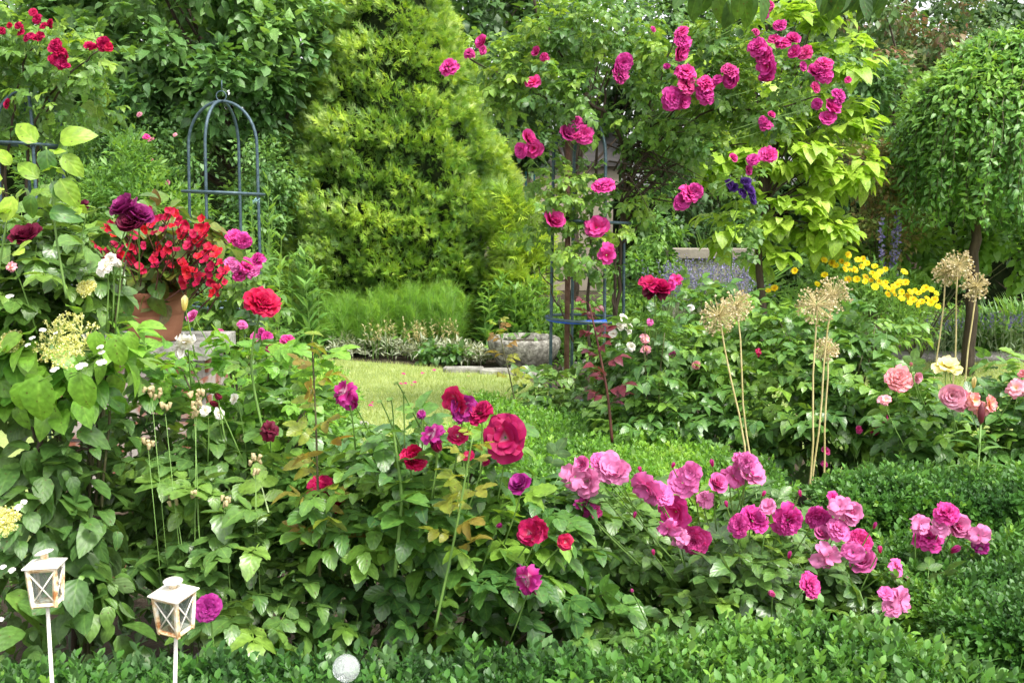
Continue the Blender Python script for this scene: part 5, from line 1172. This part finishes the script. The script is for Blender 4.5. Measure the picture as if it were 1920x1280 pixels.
# --- mid bed roses right of the obelisk
rosebush('blue green rose bush with small white and pink blooms right of the rusty post', 1180, 5.6, [blob(1180, 680, 5.6, 80, 60, .25), blob(1220, 740, 5.5, 90, 60, .25), blob(1150, 770, 5.6, 60, 45, .2), blob(1260, 650, 5.7, 70, 50, .2)], 560, .115, 215, 'rose_blue', 12, 70, .11, tpls=T_ROSE_LO,
         blooms=[(1168, 598, 20, S, 'white'), (1162, 612, 18, S, 'white'), (1176, 614, 24, S, 'white'), (1150, 626, 18, S, 'white'), (1183, 650, 18, S, 'white'), (1210, 635, 24, M, 'palepink'), (1212, 655, 22, M, 'palepink'), (1218, 604, 16, S, 'pink'), (1262, 663, 14, S, 'pink'), (1295, 578, 16, Dd, 'white'), (1306, 685, 20, Dd, 'peach')], bY=5.2)
rr_ = rosebush('dark red rose on a tall stem right of the obelisk above purple young leaves', 1235, 5.2, [blob(1230, 600, 5.2, 40, 40, .12), blob(1240, 680, 5.2, 50, 60, .15), blob(1200, 800, 5.1, 80, 40, .15), blob(1270, 790, 5.1, 60, 50, .15)], 200, .12, 217, 'rose', 6, 30, .1, tpls=T_ROSE_LO,
         blooms=[(1218, 535, 44, S, 'red', 4.9, (0, -.6, 1)), (1240, 538, 46, C, 'red', 4.9, (.2, -.6, .8)), (1228, 546, 50, M, 'dark', 4.92, (0, -.4, 1)), (1268, 525, 28, M, 'climb', 4.9), (1258, 538, 22, S, 'climb', 4.9)], bY=4.9)
whip(None, [(1148, 830), (1140, 740), (1120, 640), (1105, 570)], 4.9, G['rose_purple'], 13, 15, .13, REDSTEM, (.0075, .0035), parent=rr_, lo=.25, tp=T_ROSE_LO)
rosebush('leafy rose bush behind the left pair of alliums', 1330, 5.6, [blob(1320, 660, 5.6, 80, 60, .25), blob(1350, 740, 5.4, 80, 70, .25), blob(1300, 800, 5.2, 90, 50, .2), blob(1400, 820, 5.1, 60, 50, .2), blob(1400, 650, 5.8, 60, 50, .25), blob(1330, 590, 6.2, 80, 40, .3)], 820, .12, 219, 'rose', 14, 100, .12, tpls=T_ROSE_LO, blooms=[(1422, 660, 18, M, 'crimson', 5.1)], bY=5.2)
rosebush('large leaved rose bush between the middle alliums and the peach roses', 1560, 5.2, [blob(1520, 660, 5.3, 90, 60, .25), blob(1620, 640, 5.3, 70, 50, .25), blob(1590, 720, 5.1, 80, 70, .25), blob(1480, 760, 5.0, 90, 70, .25), blob(1540, 820, 4.9, 100, 50, .2), blob(1470, 620, 5.5, 60, 40, .2), blob(1640, 800, 5.0, 70, 60, .2)], 950, .125, 221, 'rose', 16, 110, .12, tpls=T_ROSE_LO, rb=.05,
         blooms=[(1655, 785, 20, S, 'magenta'), (1652, 800, 24, S, 'magenta'), (1640, 808, 18, M, 'crimson'), (1548, 845, 18, S, 'magenta'), (1610, 805, 14, S, 'magenta'), (1690, 805, 12, S, 'magenta'), (1545, 870, 14, S, 'magenta')], bY=4.7)
rosebush('small young rose with yellow tipped shoot left of the rusty post', 1000, 5.9, [blob(1010, 735, 5.9, 50, 32, .15), blob(1060, 760, 5.9, 60, 30, .15)], 120, .13, 223, 'rose_blue', 5, 18, .09, tpls=T_ROSE_LO)
yb = [o for o in COL.objects if o.name.startswith('rose_bush')][-1]
whip(None, [(965, 750), (955, 700), (940, 640), (935, 600)], 5.75, G['rose_bronze'], 14, 11, .11, CANE, (.004, .002), tp=T_ROSE_LO, parent=yb, lo=.2)
# --- peach rose at right
pe = rosebush('rose with peach pink and pale yellow blooms at the right edge', 1800, 4.6, [blob(1720, 780, 4.6, 80, 45, .2), blob(1820, 830, 4.6, 110, 50, .25), blob(1900, 780, 4.6, 60, 60, .2), blob(1760, 840, 4.6, 110, 40, .2), blob(1930, 720, 4.6, 50, 30, .15), blob(1700, 730, 4.7, 40, 30, .1)], 620, .115, 225, 'rose', 14, 90, .09, tpls=T_ROSE,
         blooms=[(1684, 712, 56, Dd, 'peach', 4.3, (-.1, -.8, .5)), (1722, 707, 24, C, 'palepink'), (1785, 742, 56, C, 'palepink', 4.25, (-.2, -1, .2)), (1800, 750, 50, C, 'palepink', 4.28, (.5, -1, .1)), (1776, 690, 50, S, 'yellow', 4.35, (0, -.45, 1)), (1782, 688, 34, C, 'yellow', 4.34, (0, -.2, 1)), (1826, 718, 20, B, 'yellow', 4.3, (0, -.1, 1)),
                 (1825, 750, 38, M, 'peach'), (1840, 765, 36, M, 'peach'), (1855, 757, 34, S, 'peach'), (1905, 728, 44, M, 'palepink'), (1660, 750, 26, M, 'palepink'), (1918, 700, 20, C, 'peach'), (1708, 683, 12, B, 'peach')], bY=4.25, cullx=1.0)
lil = thing('lily_bud', 'dark red upright lily bud in front of the peach roses', 'lily', (at(1840, 640, 4.1)[0], 4.1, 0))
c = at(1840, 775, 4.1); mb = MB(); k = m_per_px(4.1)
mb.lathe(c, [(.1 * k, -22 * k), (5 * k, -15 * k), (7 * k, 0), (5.5 * k, 12 * k), (1 * k, 22 * k)], 12); mb.build('bud', solid('dark lily bud', (.1, .012, .02), (.14, .02, .03), 20, .5), lil)
mb = MB(); mb.tube([(c[0], c[1], 0), c - np.array([0, 0, 22 * k])], .004, 6); mb.build('stem', GREENSTEM, lil)
r = rs(3); n = 26; mb = MB(); z = np.linspace(.15, c[2] - .08, n); a = np.arange(n) * 2.4
mb.inst(T_LANCE[1], np.stack([np.full(n, c[0]), np.full(n, c[1]), z], 1), norm(np.stack([np.cos(a), np.sin(a), np.full(n, .5)], 1)), np.tile([0, 0, 1.], (n, 1)), np.full(n, .13), r.rand(n)); mb.build('leaves', G['blade'], lil)
plumes('lily_clump', 'fresh narrow leaved lily stems at lower right behind the hedge', 1740, 1900, 4.45, 4.75, 22, .48, G['blade'], T_LANCE, .15, 227, 26, .08)

# ------------------------------------------------------------------ lacecap hydrangea shrub at the left
HY = 2.9
hy = thing('viburnum', 'large leaved green shrub with lime lacecap flower heads at the left edge', 'shrub', (at(60, 640, HY)[0], HY, 0))
KEEP += [(120, 635, 60, 2.6), (10, 985, 34, 2.5), (82, 1080, 45, 2.3), (330, 1120, 50, 2.3)]
foliage(hy, G['hyd'], [blob(120, 640, HY, 140, 50, .15), blob(30, 680, HY, 70, 60, .15), blob(20, 600, HY, 60, 40, .12), blob(110, 720, HY, 130, 30, .1)], 400, .062, T_BIG, 231, 60, .07, zf=.8, droop=.4, up=.9, cullx=.85, out=.9)
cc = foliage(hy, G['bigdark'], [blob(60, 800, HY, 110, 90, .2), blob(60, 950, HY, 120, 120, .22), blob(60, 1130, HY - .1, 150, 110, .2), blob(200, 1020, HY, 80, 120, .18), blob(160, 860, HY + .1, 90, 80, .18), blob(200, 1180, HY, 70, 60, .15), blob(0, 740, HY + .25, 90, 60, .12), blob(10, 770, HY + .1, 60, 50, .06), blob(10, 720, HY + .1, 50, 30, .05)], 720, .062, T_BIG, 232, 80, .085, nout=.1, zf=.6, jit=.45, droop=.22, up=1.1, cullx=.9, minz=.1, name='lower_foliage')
for i, pts in enumerate([[(75, 1300, HY), (68, 1100, HY), (64, 900, HY), (80, 800, HY - .02), (105, 720, HY - .05), (120, 660, HY - .1)], [(140, 1300, HY), (138, 1050, HY), (130, 960, HY), (100, 880, HY), (66, 850, HY)], [(66, 870, HY), (120, 850, HY), (180, 835, HY)],
                         [(-20, 715, HY - .05), (40, 700, HY - .05), (70, 760, HY - .05), (90, 800, HY)], [(130, 970, HY), (180, 968, HY), (240, 960, HY + .05)], [(140, 1200, HY), (170, 1120, HY), (200, 1080, HY)]]):
    path_tube(hy, BARK, pts, .009 if i < 2 else .006, .005 if i < 2 else .0035, 'stem', wob=.003, seed=40 + i)
def lacecap(px, py, rpx, Y, seed, nf, face=(0, -.75, .65), lime=True):
    r = rs(seed); c = at(px, py, Y); k = m_per_px(Y); R = rpx * k; mb = MB(); f = norm(np.array(face)); u = norm(np.cross(f, [1, 0, 0.])); v = np.cross(f, u)
    base = c - f * R * .55; tips = []
    for i in range(9):
        a = i * .7 + r.uniform(-.2, .2); t1 = base + (u * math.cos(a) + v * math.sin(a)) * R * .45 + f * R * .3
        mb.tube([base, (base + t1) / 2, t1], [.0016, .0012, .001], 4, False)
        for j in range(16):
            b = r.uniform(0, 6.28); q = R * .5 * r.rand() ** .5; t2 = t1 + (u * math.cos(b) + v * math.sin(b)) * q + f * R * r.uniform(.1, .3)
            mb.tube([t1, t2], [.0008, .0005], 3, False); tips.append(t2)
    P_c = MB(); tips = np.array(tips); n = len(tips); oc = leaf(2, .5, .9, -.2, 'round')
    for q in range(8): P_c.inst(oc, tips + r.randn(n, 3) * .0022, norm(r.randn(n, 3) + f), norm(r.randn(n, 3)), np.full(n, .005), r.rand(n))
    hd = mb.build('flower_head', solid('lime stalks', (.5, .56, .16), (.62, .64, .24), 20, .6), hy)
    P_c.build('fertile_florets', leafmat('lime floret', [(.56, .58, .16), (.66, .66, .24), (.76, .74, .4)], .6, .25, vein=0), hy)
    return c
lacecap(122, 635, 72, 2.62, 5, 10); lacecap(5, 975, 34, 2.4, 6, 6); lacecap(162, 540, 18, 2.8, 7, 2); lacecap(20, 640, 26, 2.75, 8, 2)
for (x, y, d) in [(60, 633, 14), (52, 646, 12), (102, 692, 18), (152, 685, 26), (190, 678, 24), (188, 650, 16), (190, 660, 14), (80, 618, 14), (104, 624, 10), (35, 950, 20), (22, 1068, 18), (5, 1062, 14), (2, 1160, 12), (45, 940, 14), (18, 555, 16)]:
    bloom(hy, x, y, d, 'floret', 'white', 2.55 if y < 800 else 2.35, name='white_floret', face=(brng.uniform(-.3, .3), -.5, 1), stem=y < 800)
flower_stems(hy, GREENSTEM, .04, .001)
for (x, y, w_, L, s_) in [(0, 0, 0, 0, 0)]: pass
# hanging big pale leaves under the lacecap
mb = MB(); r = rs(4)
for (x, y, L, a) in [(75, 750, 95, -.15), (150, 735, 75, .1), (45, 745, 60, -.3), (215, 660, 60, .1), (180, 645, 50, 0), (240, 640, 40, .3)]:
    p = at(x, y - L * .5, 2.58); mb.inst(T_BIG[1], p[None], np.array([[a, -.15, -1.]]), np.array([[.2, -1, .3]]), np.array([L * m_per_px(2.58)]), np.array([.7]))
mb.build('hanging_leaves', G['hyd'], hy)
# ------------------------------------------------------------------ dry columbine stalks
col_ = thing('columbine', 'dried columbine stalks with pale seed pods left of the dark rose', 'perennial', (at(440, 640, 3.0)[0], 3.0, 0))
def pods(px, py, n, spread, Y, seed):
    r = rs(seed); mb = MB()
    for i in range(n):
        c = at(px + r.uniform(-1, 1) * spread, py + r.uniform(-1, 1) * spread * .8, Y + r.uniform(-.03, .03)); s = .008
        R = Matrix.Rotation(r.uniform(-.5, .5), 3, 'X') @ Matrix.Rotation(r.uniform(-.5, .5), 3, 'Y')
        mb.lathe(c, [(s * .2, -s * 1.1), (s * .55, -s * .7), (s * .6, s * .2), (s * .75, s * .9), (s * .55, s * 1.0)], 6, np.array(R))
    mb.build('seed_pods', G['dry'], col_)
    g = at(px + r.uniform(-50, 50), 640, Y); e = at(px, py + spread, Y); mb = MB(); mb.tube([(g[0], Y, .1), (g[0] * .4 + e[0] * .6, Y, e[2] * .6), e], [.0016, .0013, .0009], 5); mb.build('stalk', GREENSTEM, col_)
for i, (x, y, n, s_) in enumerate([(285, 735, 9, 16), (368, 745, 8, 14), (365, 768, 8, 16), (278, 830, 7, 12), (478, 860, 7, 10), (368, 922, 5, 9), (420, 940, 5, 10), (330, 935, 4, 14), (480, 885, 4, 6), (310, 765, 4, 10)]): pods(x, y, n, s_, 2.85, 50 + i)

# ------------------------------------------------------------------ lanterns
WHITE_RUST = solid('white paint with rust', (.8, .78, .7), (.36, .15, .045), 26, .6, bump=.4, c3=(.78, .74, .64), bscale=60)
e = [n for n in WHITE_RUST.node_tree.nodes if n.type == 'VALTORGB'][0].color_ramp.elements
e[0].position = .42; e[1].position = .54; e[2].position = .63; e[1].color = (.72, .55, .33, 1)
WHITEP = solid('white paint', (.76, .74, .68), (.68, .64, .55), 12, .5)
def glassmat():
    m, t, N, Lk = nt('thin glass'); p = N('ShaderNodeBsdfGlossy'); p.inputs['Roughness'].default_value = .08
    tr = N('ShaderNodeBsdfTransparent'); tr.inputs['Color'].default_value = (.66, .71, .7, 1); df = N('ShaderNodeBsdfDiffuse'); df.inputs['Color'].default_value = (.4, .43, .42, 1)
    a = N('ShaderNodeMixShader'); a.inputs[0].default_value = .14; Lk(tr.outputs[0], a.inputs[1]); Lk(p.outputs[0], a.inputs[2])
    b = N('ShaderNodeMixShader'); b.inputs[0].default_value = .12; Lk(a.outputs[0], b.inputs[1]); Lk(df.outputs[0], b.inputs[2])
    o = N('ShaderNodeOutputMaterial'); Lk(b.outputs[0], o.inputs['Surface']); return m
GL = glassmat()
def lantern(px, py_top, py_bot, Y, rz, tilt, label, sc=1.0, stake_px=None, cap_tilt=.0, roll=0):
    k = m_per_px(Y); c = at(px, py_bot, Y); H = (py_bot - py_top) * k
    bz = c[2]; t = thing('garden_lantern', label, 'lantern', (c[0], Y, 0), 'white rusty lanterns on stakes')
    hb = H * .68       # glass body height, top at roof
    Rm = np.array(Matrix.Rotation(roll, 3, 'Y') @ Matrix.Rotation(tilt, 3, 'X') @ Matrix.Rotation(rz, 3, 'Z'))
    o = np.array([c[0], Y, bz])
    def T(p): return Rm @ np.array(p) + o
    wb, wt_ = H * .18, H * .225     # half widths bottom / top
    cor = [(-1, -1), (1, -1), (1, 1), (-1, 1)]
    for (sx, sy) in cor:           # corner posts
        mb = MB(); p0, p1 = T((sx * wb, sy * wb, 0)), T((sx * wt_, sy * wt_, hb))
        mb.tube([p0, p0 * .5 + p1 * .5, p1], [H * .042, H * .046, H * .042], 4); mb.build('corner_post', WHITE_RUST, t, False)
    for z, w_, nm in ((0, wb, 'bottom_frame'), (hb, wt_, 'top_frame')):
        mb = MB()
        for i in range(4):
            a, b = cor[i], cor[(i + 1) % 4]; zz = z + (H * .03 if z == 0 else -H * .03)
            mb.tube([T((a[0] * w_, a[1] * w_, zz)), T((b[0] * w_, b[1] * w_, zz))], H * .04, 4)
        mb.build(nm, WHITE_RUST, t, False)
    mb = MB(); mb.box(T((0, 0, .003)), (wb * 1.9, wb * 1.9, .003), R=Rm); mb.build('floor_plate', WHITE_RUST, t, False)
    for i in range(4):
        a, b = np.array(cor[i]), np.array(cor[(i + 1) % 4]); mb = MB()
        V = [T((a[0] * wb * .97, a[1] * wb * .97, .006)), T((b[0] * wb * .97, b[1] * wb * .97, .006)), T((b[0] * wt_ * .97, b[1] * wt_ * .97, hb)), T((a[0] * wt_ * .97, a[1] * wt_ * .97, hb))]
        mb.faces(V, [(0, 1, 2, 3)]); mb.build('pane', GL, t, False)
        mb = MB(); q = 1.05
        mb.tube([T((a[0] * wb * q, a[1] * wb * q, .008)), T((b[0] * wt_ * q, b[1] * wt_ * q, hb - .004))], H * .013, 5)
        mb.tube([T((b[0] * wb * q, b[1] * wb * q, .008)), T((a[0] * wt_ * q, a[1] * wt_ * q, hb - .004))], H * .013, 5); mb.build('cross_wire', WHITEP, t)
    # pyramid roof, chimney and round cap
    mb = MB(); e = wt_ * 1.3; zr = hb + H * .005
    V = [T((sx * e, sy * e, zr)) for sx, sy in cor] + [T((sx * e, sy * e, zr + H * .02)) for sx, sy in cor] + [T((sx * H * .07, sy * H * .07, zr + H * .1)) for sx, sy in cor]
    mb.faces(V, [(0, 3, 2, 1)] + [(i, (i + 1) % 4, 4 + (i + 1) % 4, 4 + i) for i in range(4)] + [(4 + i, 4 + (i + 1) % 4, 8 + (i + 1) % 4, 8 + i) for i in range(4)] + [(8, 9, 10, 11)])
    mb.build('roof', WHITEP, t, False)
    mb = MB(); mb.lathe(T((0, 0, zr + H * .09)), [(H * .065, 0), (H * .065, H * .12)], 14, Rm); mb.build('chimney', WHITE_RUST, t)
    R2 = np.array(Matrix(Rm.tolist()) @ Matrix.Rotation(cap_tilt, 3, 'Y'))
    mb = MB(); mb.lathe(T((0, 0, zr + H * .205)), [(H * .02, -H * .01), (H * .155, 0), (H * .16, H * .012), (H * .1, H * .035), (H * .02, H * .045)], 22, R2); mb.build('cap', WHITEP, t)
    mb = MB(); mb.lathe(T((0, 0, .005)), [(H * .12, 0), (H * .13, H * .05), (H * .11, H * .055)], 16, Rm); mb.build('candle_cup', WHITE_RUST, t)
    mb = MB(); s0 = np.array(T((0, 0, -.002))); s1 = at(stake_px, 1290, Y); s1 = s0 + (s1 - s0) * (s0[2] + .05) / (s0[2] - s1[2])
    mb.tube([s0, (s0 + s1) / 2, s1], [.0042, .0044, .0044], 8); mb.build('stake', WHITEP, t)
    return t
lantern(89, 1018, 1132, 2.25, .12, -.05, 'rusty white lantern on a stake, leftmost, with tilted cap', stake_px=98, cap_tilt=-.22, roll=-.03)
lantern(330, 1064, 1182, 2.2, -.38, .12, 'rusty white lantern on a stake in front of the purple rose', stake_px=328, roll=.02)
# glass ball
gb = at(649, 1252, 2.25); g = thing('glass_ball', 'clear crackled glass ball on a thin rod above the front hedge', 'garden ball', (gb[0], 2.25, 0))
m, t_, N, Lk = nt('crackled glass'); p = N('ShaderNodeBsdfPrincipled'); p.inputs['Roughness'].default_value = .06; p.inputs['Base Color'].default_value = (.93, .96, .97, 1); p.inputs['Transmission Weight'].default_value = .8; p.inputs['IOR'].default_value = 1.4
vo = N('ShaderNodeTexVoronoi'); vo.inputs['Scale'].default_value = 90; tc = N('ShaderNodeTexCoord'); Lk(tc.outputs['Object'], vo.inputs['Vector']); bb = N('ShaderNodeBump'); bb.inputs['Strength'].default_value = .5; bb.inputs['Distance'].default_value = .003
Lk(vo.outputs['Distance'], bb.inputs['Height']); Lk(bb.outputs[0], p.inputs['Normal']); o_ = N('ShaderNodeOutputMaterial'); Lk(p.outputs[0], o_.inputs['Surface'])
mb = MB(); Rg = 27 * m_per_px(2.25); mb.lathe(gb, [(max(.0005, Rg * math.sin(a)), -Rg * math.cos(a)) for a in np.linspace(0, math.pi, 17)], 28); mb.build('ball', m, g)
mb = MB(); mb.tube([(gb[0], 2.25, 0), (gb[0], 2.25, gb[2] - Rg * .97)], .003, 6); mb.build('rod', METAL, g)

# ------------------------------------------------------------------ branch hanging into the top of the picture
ov = thing('overhanging_branch', 'branch with long dark leaves hanging into the top edge above the arch', 'branch', tuple(at(1480, -60, 3.0)))
mb = MB(); r = rs(6); st = MB()
st.tube([at(1200, -110, 3.3), at(1350, -40, 3.1), at(1450, -30, 3.0), at(1600, -45, 2.95), at(1800, -90, 3.1)], [.012, .01, .008, .006, .004], 7)
spots = [(1290, -15), (1305, 0), (1330, -10), (1345, 5), (1365, -5), (1380, 5), (1400, -10), (1415, 5), (1430, 0), (1560, -15), (1580, -5), (1600, -5), (1615, 0), (1625, -10), (1635, -5), (1650, -8), (1540, -25), (1665, -20), (1320, -20), (1395, -15), (1590, -20), (1642, -15)]
for i, (x, y) in enumerate(spots):
    p = at(x, y - 15, 3.0 + r.uniform(-.1, .1)); L = r.uniform(48, 66) * m_per_px(3)
    w_ = at(x + r.uniform(-25, 25), -38, 3.02); st.tube([w_, (w_ + p) / 2 + np.array([0, 0, -.004]), p], [.003, .002, .0012], 4, False)
    mb.inst(T_BIG[i % 4], p[None], np.array([[r.uniform(-.6, .6), r.uniform(-.2, .2), -1.]]), np.array([[r.uniform(-.6, .6), -1, .4]]), np.array([[L * .72, L, L]]), np.array([r.rand() * .7]))
mb.build('leaves', G['bigdark'], ov); st.build('wood', BARK, ov)

# fallen petals on the lawn
r = rs(12); mb = MB()
for (x, y) in [(757, 717), (782, 717), (812, 692), (748, 719), (700, 755), (795, 698), (752, 700), (770, 722), (690, 760), (880, 705)]:
    p = ground_at(x, y, .035); mb.inst(leaf(3, .4, .2, .3, 'round'), p[None], norm(np.array([[r.randn(), r.randn(), .1]])), np.array([[0, -.3, 1.]]), np.array([.04]), np.array([r.rand()]))
tag(mb.build('fallen_petals', P_['pink']), 'pink rose petals scattered on the lawn', 'petals', kind='stuff')

# large young leaves of the dark velvet rose, top of its shoot
r = rs(9)
for (x, y, L, a, mt) in [(68, 278, 62, 2.5, 'lime'), (88, 290, 60, 0, 'rose'), (112, 275, 72, -2.0, 'lime'), (118, 300, 60, -.75, 'lime'), (72, 345, 56, 2.4, 'lime'), (112, 345, 70, -.55, 'lime'), (98, 350, 48, -.7, 'rose'), (25, 378, 60, .3, 'lime'), (60, 375, 50, .2, 'rose'), (5, 345, 44, 1.6, 'lime'), (92, 410, 60, -1.7, 'hyd'), (20, 320, 40, 2.6, 'lime')]:
    mb = MB(); p = at(x, y - 10, 2.46); d = np.array([-math.sin(a), -.25, -math.cos(a)])
    mb.inst(T_BIG[r.randint(4)], p[None], d[None], np.array([[.1, -1, .55]]), np.array([[L * .86, L * .86, L * .86]]) * m_per_px(2.46), np.array([r.rand() * .8]))
    mb.build('young_leaf', G[mt], dr)
